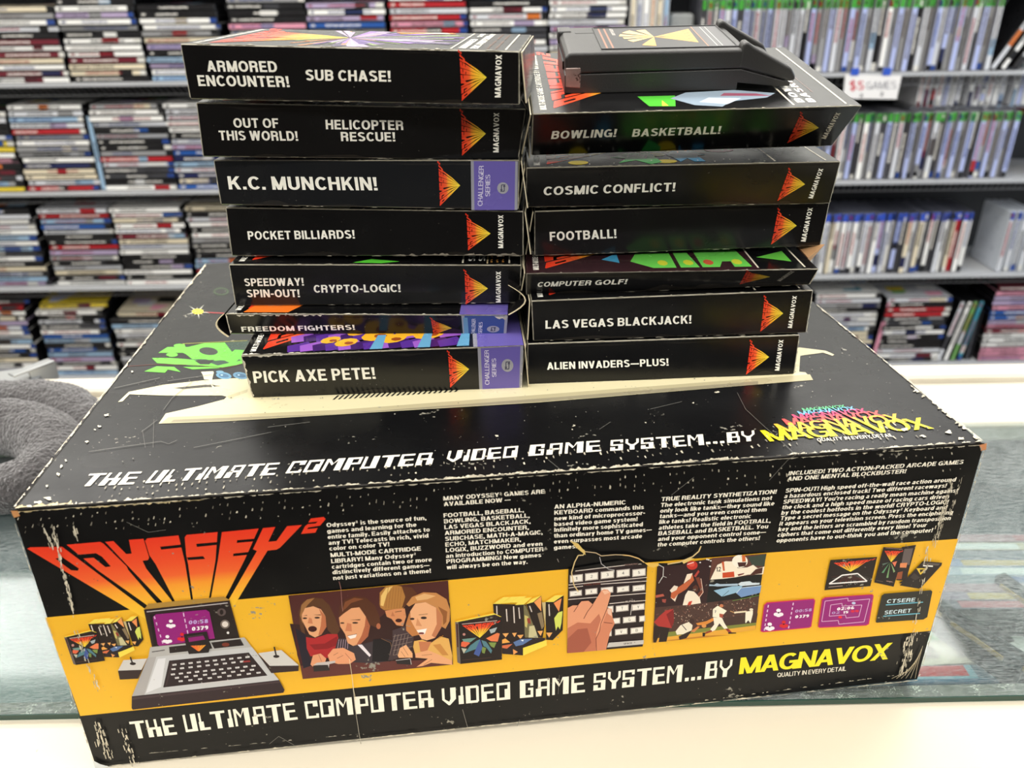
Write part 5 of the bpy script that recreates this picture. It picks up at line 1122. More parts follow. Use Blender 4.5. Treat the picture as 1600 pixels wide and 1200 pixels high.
# slogan
for (s_, x0, y0, x1, y1, cap, e) in (('THE', 121, 760.5, 206, 757, 20, .3), ('ULTIMATE', 224, 755.5, 424, 742.5, 19.5, .35), ('COMPUTER', 441, 740.5, 669, 726.5, 19, .4), ('VIDEO', 690, 723.5, 802, 715, 18, .4),
        ('GAME', 819, 713.5, 933, 706, 17.5, .45), ('SYSTEM', 947, 705.5, 1096, 696, 17, .5), ('...', 1098, 695, 1128, 693, 17, .5), ('BY', 1131, 693, 1176, 689.5, 16.5, .6)):
    T_.text(s_, (x0, y0), (x1, y1), ((tup(x0)+e)*cap, -cap), CREAM, font=cglyph, sp=.1, h1=((tup(x1)+e)*cap, -cap))
for (col, tl, tr, H0, H1) in (((92, 190, 130), (1248, 638), (1315, 632.5), (-3.4, -4.6), (-4.4, -4.2)), ((106, 176, 216), (1240.7, 643), (1329, 635), (-5, -5.8), (-6.5, -5.4)),
        ((222, 64, 112), (1232, 648), (1346, 638), (-7, -7.6), (-9, -7)), ((232, 88, 84), (1216.5, 655), (1369, 641.5), (-9, -10), (-12, -9.5)),
        ((246, 190, 60), (1204, 663), (1398, 646.5), (-13, -13.5), (-17, -13)), ((250, 234, 40), (1182.5, 673.5), (1437, 653), (-15.5, -17.2), (-21, -17.2))):
    T_.text('MAGNAVOX', (tl[0]-H0[0], tl[1]-H0[1]), (tr[0]-H1[0], tr[1]-H1[1]), H0, col, T=.17, sp=-.03, h1=H1)
T_.text('QUALITY IN EVERY DETAIL', (1274, 691), (1394.5, 683), (-2.5, -5), CREAM, T=.15, h1=(-4, -5))
# wear on the lid
T_.blots((22, 795.5), (1534, 691), 340, 4.6, (.2, -1), W1, 61, 2, 14); T_.blots((22, 795), (110, 788), 30, 6, (.6, -1), (236, 214, 160), 62, 4, 16); T_.blots((600, 757), (1150, 719), 120, 5, (0, -1), W1, 63, 3, 16)
T_.blots((20, 795), (322, 412), 190, 3.2, (1, .5), W1, 64, 3, 14); T_.blots((1273, 474), (1536, 690), 120, 2.6, (-1, .5), W1, 65, 2, 12); T_.blots((1420, 600), (1530, 686), 44, 8, (-1, .6), W1, 66, 2, 10)
r_ = random.Random(71); T_.k += 1
for x in range(150, 1450, 12):
    yb = 788-(x-150)*.0735
    for dy, pr in ((10, .45), (20, .75), (28, .3)):
        if r_.random() > pr: continue
        h_ = r_.uniform(1, 5); w_ = r_.uniform(.8, 2.6); X = x+r_.uniform(-3, 3); Y = yb-dy+r_.uniform(-3, 2); sl = tup(X); cc = (lambda f: tuple(v*f for v in W1))(random.uniform(.5, 1))
        T_.poly([(X, Y), (X+w_, Y), (X+w_+sl*h_, Y-h_), (X+sl*h_, Y-h_*.8)], cc, False)
for (x, y, a, b) in ((168, 648, 5, 3), (156, 666, 4, 3), (149, 671, 3, 2), (136, 690, 4, 3), (208, 580, 2.5, 3), (104, 720, 4, 3), (97, 729, 3, 4), (92, 742, 4, 4), (74, 760, 3, 3), (75, 780, 9, 4), (60, 786, 8, 5), (45, 792, 8, 4),
                     (1115, 613, 5, 3), (1078, 630, 4, 2), (891, 666, 4, 2.4), (888, 672, 2, 1.4), (770, 682, 4, 2), (1003, 661, 4, 2), (1412, 672, 8, 3), (1440, 682, 9, 4), (1480, 676, 9, 4), (1500, 686, 12, 4)):
    P_ = []; n_ = 9; a *= .8; b *= .8
    for k in range(n_): rr = r_.uniform(.25, 1.15); P_.append((x+a*rr*math.cos(k*6.283/n_), y+b*rr*math.sin(k*6.283/n_)))
    T_.poly(P_, (222, 214, 190))
for a in (((139, 706), (180, 700), (250, 690), (262, 694), (275, 688)), ((220, 675), (235, 664), (245, 656)), ((255, 640), (268, 622), (300, 596)), ((222, 672), (226, 700)), ((1147, 614), (1160, 640), (1190, 668), (1215, 690), (1238, 712)), ((240, 655), (238, 700)),
          ((262, 595), (330, 585)), ((930, 672), (948, 660)), ((1010, 640), (1060, 628)), ((180, 606), (250, 590)), ((850, 720), (868, 735)), ((300, 700), (420, 676)), ((415, 668), (480, 660)), ((1290, 660), (1296, 655))):
    T_.line(list(a), .55, (112, 110, 104))
T_.specks([(330, 420), (1260, 480), (1500, 690), (60, 780)], 420, .4, 1.3, (170, 166, 152), 77)
kid(mb, 'lid', M['bigboard'])
# ------------------------------------------------------------------ the stacked game cartons
# front face corners TL TR BR BL in space, depth direction, up direction; the same corners in the photograph
BOXES = {
    'alien': ([[0.0137, 0.4536, 0.2051], [0.1834, 0.4614, 0.205], [0.1834, 0.4609, 0.1774], [0.0137, 0.4519, 0.1775], [-0.0461, 0.9989, 0.0], [0.0007, 0.0, 1.0]],
        [(824, 537), (1250, 523), (1241, 585), (824, 602)]),
    'vegas': ([[0.0167, 0.4541, 0.233], [0.1865, 0.4603, 0.2346], [0.1867, 0.4605, 0.2065], [0.0168, 0.4574, 0.205], [-0.0364, 0.9993, 0.0], [-0.0091, -0.0003, 1.0]],
        [(830, 470), (1271, 453), (1260, 520), (833, 533)]),
    'golf': ([[0.0132, 0.4584, 0.2485], [0.1862, 0.4559, 0.2498], [0.1865, 0.4679, 0.2347], [0.0134, 0.4613, 0.2335], [0.0147, 0.9999, 0.0], [-0.0074, 0.0001, 1.0]],
        [(822, 427), (1280, 420), (1265, 445), (822, 462)]),
    'football': ([[0.019, 0.4816, 0.2794], [0.1967, 0.4827, 0.282], [0.1971, 0.4873, 0.2533], [0.0194, 0.4841, 0.2507], [-0.0063, 1.0, 0.0], [-0.0146, -0.0001, 0.9999]],
        [(835, 330), (1297, 316), (1282, 384), (835, 400)]),
    'cosmic': ([[0.0136, 0.4695, 0.308], [0.1918, 0.4647, 0.3102], [0.1923, 0.472, 0.2838], [0.0143, 0.4823, 0.2815], [0.027, 0.9996, 0.0], [-0.0126, 0.0003, 0.9999]],
        [(822, 262), (1314, 252), (1297, 318), (822, 324)]),
    'bowling': ([[0.0166, 0.445, 0.341], [0.1903, 0.446, 0.3427], [0.1905, 0.4776, 0.3162], [0.0167, 0.473, 0.3139], [-0.0052, 0.9915, 0.1296], [-0.0093, -0.1297, 0.9915]],
        [(832, 178), (1348, 165), (1300, 228), (830, 243)]),
    'pick': ([[-0.1546, 0.435, 0.2084], [0.0107, 0.4432, 0.2085], [0.0105, 0.4468, 0.1776], [-0.1548, 0.4412, 0.1775], [-0.0494, 0.9988, 0.0], [-0.0007, -0.0, 1.0]],
        [(376, 556), (818, 540), (815, 608), (395, 622)]),
    'freedom': ([[-0.1701, 0.4638, 0.2239], [0.0013, 0.4586, 0.2223], [0.0012, 0.4619, 0.2068], [-0.1701, 0.4674, 0.2084], [0.0304, 0.9995, 0.0], [0.0094, -0.0003, 1.0]],
        [(352, 490), (793, 492), (790, 525), (360, 522)]),
    'speed': ([[-0.1654, 0.4712, 0.2525], [0.0104, 0.4687, 0.2504], [0.0101, 0.4765, 0.2229], [-0.1657, 0.4726, 0.225], [0.0141, 0.9999, 0.0], [0.0123, -0.0002, 0.9999]],
        [(357, 413), (815, 414), (812, 473), (368, 478)]),
    'pocket': ([[-0.1651, 0.4823, 0.284], [0.012, 0.469, 0.283], [0.0122, 0.4742, 0.2539], [-0.1654, 0.4798, 0.2549], [0.0745, 0.9972, 0.0], [0.0054, -0.0004, 1.0]],
        [(352, 324), (818, 330), (818, 400), (362, 400)]),
    'kc': ([[-0.1667, 0.4802, 0.3127], [0.0098, 0.4698, 0.3121], [0.0093, 0.4637, 0.2852], [-0.1668, 0.4807, 0.2858], [0.0588, 0.9983, 0.0], [0.0035, -0.0002, 1.0]],
        [(333, 250), (812, 250), (810, 328), (345, 320)]),
    'out': ([[-0.1648, 0.4625, 0.3466], [0.0127, 0.4731, 0.3394], [0.0109, 0.4825, 0.3099], [-0.166, 0.4638, 0.3171], [-0.0597, 0.9982, 0.0], [0.0405, 0.0024, 0.9992]],
        [(306, 160), (822, 170), (810, 250), (317, 245)]),
    'armored': ([[-0.1643, 0.454, 0.3764], [0.0097, 0.4385, 0.3725], [0.0098, 0.4469, 0.3452], [-0.1647, 0.4558, 0.3491], [0.0887, 0.9961, 0.0], [0.0223, -0.002, 0.9997]],
        [(281, 68), (812, 80), (812, 164), (297, 155)]),
}
DEPTH = 0.114
EDGE = lin((150, 144, 126))
PURP = (104, 92, 168)
TXT = (255, 252, 238)
class Game:
    def __init__(s, key, label, edge=(214, 206, 184), wear=1.0, DEPTH=DEPTH):
        F_, Q = BOXES[key]; s.key = key
        TL_, TR_, BR_, BL_, N_, Z_ = [np.array(v) for v in F_]
        # the spine is flat: put all four corners on one plane
        V_ = ((BL_-TL_)+(BR_-TR_))/2; pn = np.cross(TR_-TL_, V_); pn = pn/np.linalg.norm(pn)
        hit = lambda q_: (lambda d_: ORG+d_*(((TL_+TR_)/2-ORG)@pn)/(d_@pn))(ray(*q_))
        TL_, TR_, BR_, BL_ = [hit(q_) for q_ in Q]
        s.c = (BL_+BR_)/2+N_*DEPTH/2
        s.root = empty('game_box', tuple(s.c)); tag(s.root, label, 'game box', 'game boxes piled on the console carton')
        s.mb = MB(); g = 3e-4
        top_b = [TL_+N_*DEPTH, TR_+N_*DEPTH]; th = (TL_-BL_)@Z_
        BLb, BRb = TL_+N_*DEPTH-Z_*th, TR_+N_*DEPTH-Z_*th
        s.mb.hexa([BL_, BR_, BRb, BLb, TL_, TR_, top_b[1], top_b[0]], BLACK, .0006, EDGE, 1)
        s.sp = Panel(s.mb, Q, [TL_, TR_, BR_, BL_])
        tq = [project(v) for v in (top_b[0], top_b[1], TR_, TL_)]
        s.tp = Panel(s.mb, tq, [top_b[0], top_b[1], TR_, TL_])
        s.P3 = (TL_, TR_, BR_, BL_, BLb, BRb, top_b[0], top_b[1]); s.N, s.Z = N_, Z_
        U_ = (TR_-TL_); s.U = U_/np.linalg.norm(U_)
        s.Q = Q; s.tq = tq; sd = hash(key) if False else sum(map(ord, key))
        a, b, c_, d = Q
        lw = lambda p0, p1, side, n, wm, k: s.sp.blots(p0, p1, int(n*wear), wm, side, edge, sd+k, 3, 16)
        i = lambda p, q_, t: (p[0]+(q_[0]-p[0])*t, p[1]+(q_[1]-p[1])*t)
        lw(i(a, b, .01), i(a, b, .99), (0, 1), 26, 1.2, 1); lw(i(d, c_, .01), i(d, c_, .99), (0, -1), 14, .9, 2)
        lw(i(a, d, .03), i(a, d, .97), (1, 0), 10, 1.3, 3); lw(i(b, c_, .03), i(b, c_, .97), (-1, 0), 10, 1.3, 4)
        s.tp.blots(i(tq[3], tq[2], .01), i(tq[3], tq[2], .99), int(26*wear), 1.2, (0, -1), edge, sd+5, 3, 16)
        s.sp.blots(i(d, c_, .04), i(d, c_, .96), 9, 9, (0, -1), (36, 33, 29), sd+7, 30, 110, gap=1); s.sp.blots(i(a, b, .04), i(a, b, .96), 5, 6, (0, 1), (30, 28, 26), sd+8, 30, 120, gap=5)
        s.sp.specks(Q, int(14*wear), .3, .8, (150, 146, 132), sd+6)
    def cover(s, u, v):
        """point on the top cover: u along the spine, v from the spine to the back"""
        a, b, c_, d = s.tq
        TLb, TRb, FR, FL = [np.array(x) for x in s.tp.P]
        P = FL*(1-u)*(1-v)+FR*u*(1-v)+TRb*u*v+TLb*(1-u)*v
        return project(P)
    def cpoly(s, col, *a): s.tp.poly([s.cover(a[i], a[i+1]) for i in range(0, len(a), 2)], col)
    def cover_common(s, titles=(), bars=True):
        cv = s.cover
        s.tp.logo(cv(.07, .07), cv(.07, .93), cv(.42, .5))
        s.cpoly((226, 216, 190), .03, .05, .034, .05, .034, .97, .03, .97) if False else None
        s.tp.text('MULTI-MODE GAME CARTRIDGE BY MAGNAVOX', cv(.045, .05), cv(.045, .95), tuple(np.array(cv(.025, .05))-np.array(cv(.045, .05))), TXT, T=.22, h1=tuple(np.array(cv(.025, .95))-np.array(cv(.045, .95))))
        if bars:
            for u in (.795, .955): s.cpoly((232, 224, 200), u, .03, u+.006, .03, u+.006, .97, u, .97)
        for k, t_ in enumerate(titles):
            u = .84+k*.035
            s.tp.text(t_, cv(u, .06), cv(u, .06+.075*len(t_)), tuple(np.array(cv(u-.024, .06))-np.array(cv(u, .06))), TXT, T=.26, h1=tuple(np.array(cv(u-.024, .06+.075*len(t_)))-np.array(cv(u, .06+.075*len(t_)))))
    def mag(s, p0, p1, h, col=TXT): s.sp.text('MAGNAVOX', p0, p1, h, col, T=.22, sp=.1)
    def title(s, st, p0, p1, h, col=TXT, T=.215): s.sp.text(st, p0, p1, h, col, T=T, sp=.12)
    def challenger(s, quad, t1, t2, circ, col=PURP, cap=7, side=True):
        a, b, c_, d = quad; s.sp.poly(list(quad), (150, 150, 160))
        w_ = 5.0
        s.sp.poly([(a[0]+w_, a[1]), (b[0]-w_*.9, b[1]), (c_[0]-w_*.9, c_[1]), (d[0]+w_, d[1])], col)
        s.sp.text('CHALLENGER', t1[0], t1[1], (-cap, 0), (226, 222, 236), T=.13, sp=.06); s.sp.text('SERIES', t2[0], t2[1], (-cap*.95, 0), (226, 222, 236), T=.13, sp=.06)
        x, y, rx, ry = circ
        s.sp.ell(x, y, rx, ry, (160, 160, 166), 22)
        for sg in (-1, 1):
            s.sp.line([(x+sg*rx*.25, y+sg*ry*.55), (x+sg*rx*.25, y-sg*ry*.35)], rx*.16, (70, 70, 90)); s.sp.line([(x-sg*rx*.45, y+sg*ry*.55), (x+sg*rx*.25, y+sg*ry*.55)], ry*.16, (70, 70, 90))
            s.sp.poly([(x+sg*rx*.0, y-sg*ry*.2), (x+sg*rx*.5, y-sg*ry*.2), (x+sg*rx*.25, y-sg*ry*.6)], (70, 70, 90))
    def flaps(s, end, open_=.004, back=False, tone=(30, 29, 29)):
        """the tucked end flaps with their pale cut edges"""
        TL_, TR_, BR_, BL_, BLb, BRb, TLb, TRb = s.P3
        A, B, Cc, D_ = (TR_, BR_, BRb, TRb) if end > 0 else (TL_, BL_, BLb, TLb)
        nrm = s.U*end
        for k, (o0, o1) in enumerate(((.0006, open_),)):
            mb = MB(); th = .0006
            f0 = A*.98+B*.02; f1 = A*.04+B*.96; f2 = D_*.04+Cc*.96; f3 = D_*.98+A*.0+Cc*.02
            f0 = f0+nrm*o0; f3 = f3+nrm*o0; f1 = f1+nrm*o1; f2 = f2+nrm*o1
            P = [f0, f3, f2, f1]; O_ = [p+nrm*th for p in P]
            mb.face(O_ if end > 0 else O_[::-1], lin(tone)); mb.face(P[::-1], lin(tone))
            for i in range(4):
                j = (i+1) % 4; mb.face([P[i], P[j], O_[j], O_[i]], lin((220, 208, 176)))
            # pale worn rim
            cen = sum(O_)/4
            for i in range(4):
                j = (i+1) % 4; a_, b_ = O_[i]+nrm*4e-5, O_[j]+nrm*4e-5
                mb.face([a_, b_, b_+(cen-b_)*.03, a_+(cen-a_)*.03], lin((216, 204, 172)))
            o = mb.build('end_flap', M['board'], origin=None); o.parent = s.root; o.location = tuple(-np.array(s.root.location))
    def done(s):
        o = s.mb.build('carton', M['board']); o.parent = s.root; o.location = tuple(-np.array(s.root.location))

# ---- left pile, from the bottom
g = Game('pick', 'game box titled PICK AXE PETE!, bottom of the left pile', wear=2.2)
g.title('PICK AXE PETE!', (397, 598.4), (583.5, 592), (-3, -18)); g.sp.logo((700.5, 605.6), (697, 552), (730.6, 577))
g.challenger([(744, 544), (817.5, 540.6), (815.5, 607.8), (747, 609)], ((763, 601), (762, 547)), ((774, 589), (773.5, 560)), (792, 571, 9.5, 10))
g.cover_common(bars=False)
for i in range(26):
    u = .2+(i % 13)*.045; v = .06+(i//13)*.12; g.cpoly([(84, 46, 140), (150, 90, 190), (60, 30, 96)][i % 3], u-.04, v-.04, u+.06, v-.01, u+.02, v+.09, u-.05, v+.04)
for (u, v, r_) in ((.3, .16, .03), (.36, .12, .035), (.39, .25, .03), (.3, .32, .03), (.47, .2, .05), (.53, .15, .04), (.6, .26, .06), (.66, .2, .05), (.71, .28, .04), (.44, .32, .04)):
    P_ = [g.cover(u+r_*1.2*math.cos(k*.628), v+r_*1.5*math.sin(k*.628+.3)) for k in range(10)]; g.tp.poly(P_, (236, 176, 44)); P_ = [g.cover(u+.01+r_*.5*math.cos(k*.9), v-.01+r_*.6*math.sin(k*.9)) for k in range(7)]; g.tp.poly(P_, (150, 74, 30))
for u in (.45, .62, .76): g.cpoly((100, 160, 196), u, .02, u+.045, .02, u+.05, .2, u+.02, .2)
g.cpoly((150, 150, 160), .82, 0.0, .835, 0.0, .835, 1, .82, 1); g.cpoly(PURP, .835, 0.0, 1, 0.0, 1, 1, .835, 1)
g.sp.blots((378, 558), (395, 621), 22, 4, (1, 0), (240, 232, 214), 91, 3, 14); g.sp.blots((377, 557), (440, 554), 14, 3, (0, 1), (240, 232, 214), 92, 4, 14); g.tp.blots((377, 555), (470, 552), 16, 3, (0, -1), (240, 232, 214), 93, 4, 14)
g.sp.blots((816, 545), (815, 606), 14, 2.2, (-1, 0), (240, 232, 214), 94, 3, 14)
g.flaps(1, .004); g.done()

g = Game('freedom', 'crushed game box titled FREEDOM FIGHTERS!, second from the bottom of the left pile', wear=2.6, edge=(238, 232, 212))
g.title('FREEDOM FIGHTERS!', (377.5, 518), (552, 515), (-1.5, -7.6)); g.sp.logo((675, 522.5), (671, 498), (704, 512.5), .85)
g.challenger([(719, 493), (793.5, 493), (791, 524), (722, 523)], ((741, 522), (742, 498)), ((752, 521), (753, 503)), (770, 514, 10, 5), col=(58, 78, 140), cap=6)
g.sp.poly([(722, 496), (729, 496), (731, 522), (724, 522)], (104, 140, 176))
g.cover_common(bars=False); g.cpoly((240, 120, 40), .06, .02, .22, .02, .28, .2, .1, .2); g.cpoly(PURP, .83, 0, 1, 0, 1, 1, .83, 1)
g.sp.blots((770, 494), (793, 494), 12, 6, (0, 1), (244, 236, 216), 95, 4, 12); g.sp.blots((352, 490), (360, 521), 12, 4, (1, 0), (244, 236, 216), 96, 3, 12); g.sp.blots((352, 492), (500, 492), 24, 2.6, (0, 1), (244, 236, 216), 97, 3, 14)
# the bent end flap bowing out on the left
TL_, TR_, BR_, BL_, BLb, BRb, TLb, TRb = g.P3
for end, out, nm in ((-1, .006, 'bent_flap'), (1, .010, 'bent_flap')):
    mb = MB(); A0, A1 = (TL_, TLb) if end < 0 else (TR_, TRb); n_ = 8; prev = None
    for k in range(n_+1):
        t = k/n_; off = g.U*end*(out*math.sin(math.pi*min(t*1.0, 1))+.0004)-g.Z*(.0155*t if end < 0 else -.019*t)
        cur = (A0+g.N*.001+off, A1-g.N*.02+off)
        if prev:
            mb.face([prev[0], prev[1], cur[1], cur[0]], lin((26, 24, 24)))
            w_ = g.N*-.0012; mb.face([prev[0], cur[0], cur[0]+w_, prev[0]+w_], lin((226, 212, 176)))
            dz = g.U*end*.0008; mb.face([prev[0]+w_, cur[0]+w_, cur[0]+w_+dz, prev[0]+w_+dz], lin((226, 212, 176)))
        prev = cur
    o = mb.build(nm, M['board']); o.parent = g.root; o.location = tuple(-np.array(g.root.location))
g.done()

g = Game('speed', 'game box titled SPEEDWAY! SPIN-OUT! CRYPTO-LOGIC! in the left pile')
g.title('SPEEDWAY!', (384.7, 446.9), (483.8, 446), (-1.6, -12)); g.title('SPIN-OUT!', (388.4, 464.2), (477, 464), (-1.6, -12)); g.title('CRYPTO-LOGIC!', (500, 457), (637, 456), (-1, -12))
g.sp.logo((734.4, 475.4), (733, 425), (766.6, 450.6)); g.mag((785, 472.5), (785.4, 424), (-7, 0)); g.cover_common(('SPEEDWAY!', 'SPIN-OUT!'))
g.cpoly((90, 200, 60), .42, .03, .52, .02, .58, .05, .48, .09); g.cpoly((200, 180, 140), .88, .02, .885, .02, .885, .2, .88, .2)
for u in (.9, .92, .94): g.tp.text('Race to', g.cover(u, .04), g.cover(u, .4), (-3, 0), (200, 140, 70), T=.2)
g.flaps(1, .006); g.done()

g = Game('pocket', 'game box titled POCKET BILLIARDS!, middle of the left pile')
g.title('POCKET BILLIARDS!', (391, 374.4), (566.6, 372.5), (-1.6, -13.3)); g.sp.logo((738.6, 391), (736.4, 338), (771, 364.7)); g.mag((789.3, 387.5), (789.3, 336), (-7.3, 0)); g.cover_common()
g.sp.blots((600, 399), (812, 398.5), 60, 4.5, (0, -1), (150, 142, 126), 98, 3, 18); g.cpoly((228, 222, 200), .26, 0.0, .42, 0.0, .42, .03, .26, .03)
g.flaps(1, .004); g.done()

g = Game('kc', 'game box titled K.C. MUNCHKIN! with a violet end band in the left pile')
g.title('K.C. MUNCHKIN!', (356.5, 296), (579.5, 297.5), (-3, -20.5)); g.sp.logo((679, 321.6), (676.4, 257), (711.7, 290))
g.challenger([(729.3, 251.6), (809, 252), (808, 328), (730.7, 328)], ((749, 321.6), (751, 259)), ((761.5, 307), (761.8, 273)), (783.4, 294, 9.6, 9), cap=8)
g.cover_common(bars=False); g.flaps(1, .005); g.done()

g = Game('out', 'game box titled OUT OF THIS WORLD! HELICOPTER RESCUE! in the left pile')
g.title('OUT OF', (367, 199.5), (438.5, 200), (-2, -15)); g.title('THIS WORLD!', (344, 219), (469, 220), (-2, -15)); g.title('HELICOPTER', (512.5, 202), (634, 203.2), (-1, -15)); g.title('RESCUE!', (536.3, 220.5), (621, 221), (-1, -14.3))
g.sp.logo((724, 243), (722.6, 176), (760.4, 209)); g.mag((780, 238), (781, 176), (-8.5, 0)); g.cover_common(); g.flaps(1, .006); g.done()

g = Game('armored', 'game box titled ARMORED ENCOUNTER! SUB CHASE!, topmost of the left pile')
g.title('ARMORED', (326.4, 111.5), (440, 112.5), (-2.6, -17)); g.title('ENCOUNTER!', (311.6, 134), (459.6, 136), (-3, -17)); g.title('SUB CHASE!', (485, 125.5), (618, 127.5), (-1, -17))
g.sp.logo((726, 157.5), (722.5, 84), (763, 120.7)); g.mag((784, 152), (785.6, 85.5), (-9, 0))
r_ = random.Random(12)
g.tp.k += 1
for i in range(90):
    a = r_.uniform(-1.9, 1.9) if r_.random() < .8 else r_.uniform(-3.1, 3.1); cu, cvv = .425, .5; L_ = r_.uniform(.12, .42); w_ = r_.uniform(.012, .035)
    cc = r_.choice([(110, 70, 160), (150, 110, 190), (84, 50, 130), (190, 170, 200), (196, 130, 80), (130, 150, 90), (170, 150, 180), (60, 40, 90)])
    e = (cu+L_*math.cos(a), cvv+L_*1.5*math.sin(a)); e2 = (cu+L_*math.cos(a+w_*4), cvv+L_*1.5*math.sin(a+w_*4))
    f_ = lambda t: (min(max(t[0], .1), .785), min(max(t[1], .03), .97))
    g.tp.k += .2; g.cpoly(cc, cu, cvv, *f_(e), *f_(e2)) if False else g.tp.poly([g.cover(cu, cvv), g.cover(*f_(e)), g.cover(*f_(e2))], cc, False)
g.cpoly((236, 130, 40), .55, .84, .74, .9, .72, .97, .52, .93); g.cpoly((226, 206, 190), .62, .9, .72, .88, .7, .97, .66, .97)
g.cover_common(('ARMORED', 'ENCOUNTER!'))
g.tp.text('SUB', g.cover(.84, .72), g.cover(.84, .96), (-8, 0), TXT, T=.26); g.tp.text('CHASE!', g.cover(.875, .55), g.cover(.875, .96), (-8, 0), TXT, T=.26)
for u in (.905, .93):
    g.tp.text('tank battle action', g.cover(u, .06), g.cover(u, .5), (-4, 0), (150, 96, 70), T=.16); g.tp.text('under the sea', g.cover(u, .58), g.cover(u, .94), (-4, 0), (150, 96, 70), T=.16)
g.flaps(1, .003); g.done()

# ---- right pile, from the bottom
g = Game('alien', 'game box titled ALIEN INVADERS - PLUS!, at the bottom of the right pile')
g.title('ALIEN INVADERS~PLUS!', (856, 577.5), (1048.4, 571), (-.4, -11.3)); g.sp.logo((1168, 585), (1175, 535), (1203, 557.8)); g.mag((1218.3, 579), (1224.8, 531), (-6.8, -.3)); g.cover_common(); g.flaps(-1, .004); g.done()
g = Game('vegas', 'game box titled LAS VEGAS BLACKJACK!, second from the bottom of the right pile')
g.title('LAS VEGAS BLACKJACK!', (851, 513.6), (1073, 505.5), (0, -12.8)); g.sp.logo((1184, 518), (1190.4, 466), (1221, 489.7)); g.mag((1235.7, 512.5), (1243.4, 462.5), (-7, -.4)); g.cover_common(); g.flaps(-1, .003); g.done()
g = Game('golf', 'crushed flat game box titled COMPUTER GOLF! in the right pile')
g.title('COMPUTER GOLF!', (846, 448), (1017, 442.5), (3.2, -7.5)); g.sp.logo((1183, 443), (1194.5, 423), (1222, 432), .62); g.mag((1233, 439), (1252, 424), (-4, -1.5), (120, 118, 112))
g.cpoly((52, 30, 34), 0, 0, .8, 0, .8, 1, 0, 1); g.cover_common()
g.cpoly((108, 206, 84), .37, .16, .44, .05, .52, .05, .52, .3, .4, .3); g.cpoly((108, 206, 84), .535, .05, .6, .05, .585, .3, .535, .3); g.cpoly((108, 206, 84), .61, .05, .67, .05, .69, .14, .72, .14, .72, .05, .78, .05, .765, .34, .61, .34)
for u in (.48, .57, .64, .74): g.tp.poly([g.cover(u+.018*math.cos(k*.8), .13+.045*math.sin(k*.8)) for k in range(8)], (210, 214, 60) if u != .64 else (200, 90, 60))
g.cpoly((100, 190, 70), .82, .2, .93, .12, .93, .3); g.cpoly((70, 160, 200), .27, .2, .33, .14, .33, .3); g.cpoly((110, 104, 120), .33, .3, .5, .3, .8, .8, .3, .8)
# open cardboard flap at the right end
TL_, TR_, BR_, BL_, BLb, BRb, TLb, TRb = g.P3
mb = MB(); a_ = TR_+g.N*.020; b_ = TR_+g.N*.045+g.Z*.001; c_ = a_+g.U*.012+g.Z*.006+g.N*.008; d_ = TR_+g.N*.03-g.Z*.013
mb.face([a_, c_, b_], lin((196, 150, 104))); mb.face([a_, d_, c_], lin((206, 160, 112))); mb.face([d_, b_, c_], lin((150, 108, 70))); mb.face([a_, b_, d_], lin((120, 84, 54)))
o = mb.build('open_flap', M['paper']); tag(o, 'bare brown cardboard flap'); o.parent = g.root; o.location = tuple(-np.array(g.root.location))
g.flaps(-1, .003); g.done()
g = Game('football', 'game box titled FOOTBALL!, middle of the right pile')
g.title('FOOTBALL!', (860, 376.3), (966.6, 371.8), (-.6, -14)); g.sp.logo((1207, 382), (1218, 329), (1246, 352.5)); g.mag((1259.4, 377.5), (1270.8, 324.5), (-7.3, -.6)); g.cover_common(); g.flaps(-1, .005)
g.sp.blots((838, 399.5), (1000, 394), 30, 3, (0, -1), (150, 140, 120), 99, 4, 16); g.done()
g = Game('cosmic', 'game box titled COSMIC CONFLICT!, second from the top of the right pile')
g.title('COSMIC CONFLICT!', (847.6, 305), (1048.5, 298.6), (1.2, -13.6)); g.sp.logo((1211, 313.8), (1229, 266), (1255.5, 287.7)); g.mag((1268.4, 310), (1285.3, 263.6), (-7.4, -1)); g.cover_common()
for (u, v, rx, ry, cc) in ((.17, .09, .033, .05, (240, 214, 44)), (.44, .25, .03, .045, (240, 214, 44)), (.455, .08, .035, .045, (240, 214, 44)), (.66, .34, .05, .06, (206, 54, 90)), (.17, .3, .03, .05, (240, 170, 50))):
    g.tp.poly([g.cover(u+rx*math.cos(k*.45), v+ry*math.sin(k*.45)) for k in range(14)], cc)
g.cpoly((70, 200, 90), .28, .2, .34, .3, .42, .3, .44, .06, .4, .02, .36, .12, .3, .06, .33, .16); g.cpoly((60, 160, 210), .47, .24, .5, .34, .56, .34, .6, .22, .57, .2, .58, .06, .545, .06, .53, .14, .5, .06, .49, .14)
r_ = random.Random(5)
for _ in range(40): u, v = r_.uniform(.2, .78), r_.uniform(.03, .5); g.tp.poly([g.cover(u-.003, v), g.cover(u, v-.008), g.cover(u+.003, v), g.cover(u, v+.008)], (230, 226, 214), False)
g.flaps(-1, .004); g.done()
g = Game('bowling', 'game box titled BOWLING! BASKETBALL!, under the cartridge on the right pile', wear=1.4, DEPTH=.137)
g.title('BOWLING!', (862.3, 217), (967, 213.5), (2.6, -12.4)); g.title('BASKETBALL!', (992.7, 213.3), (1131, 208.6), (2.8, -12)); g.sp.logo((1233, 223.5), (1254.5, 178), (1281, 199.4), .8); g.mag((1291, 217), (1314.5, 176.5), (-6.6, -1.4), (206, 200, 184)); g.cover_common(('BOWLING!', 'BASKETBALL!'))
g.cpoly((84, 190, 60), .36, .06, .44, .05, .46, .2, .34, .2); g.cpoly((226, 226, 80), .4, .06, .42, .06, .41, .14); g.cpoly((150, 166, 180), .44, .16, .5, .06, .58, .03, .62, .1, .74, .14, .78, .2, .66, .26, .5, .24)
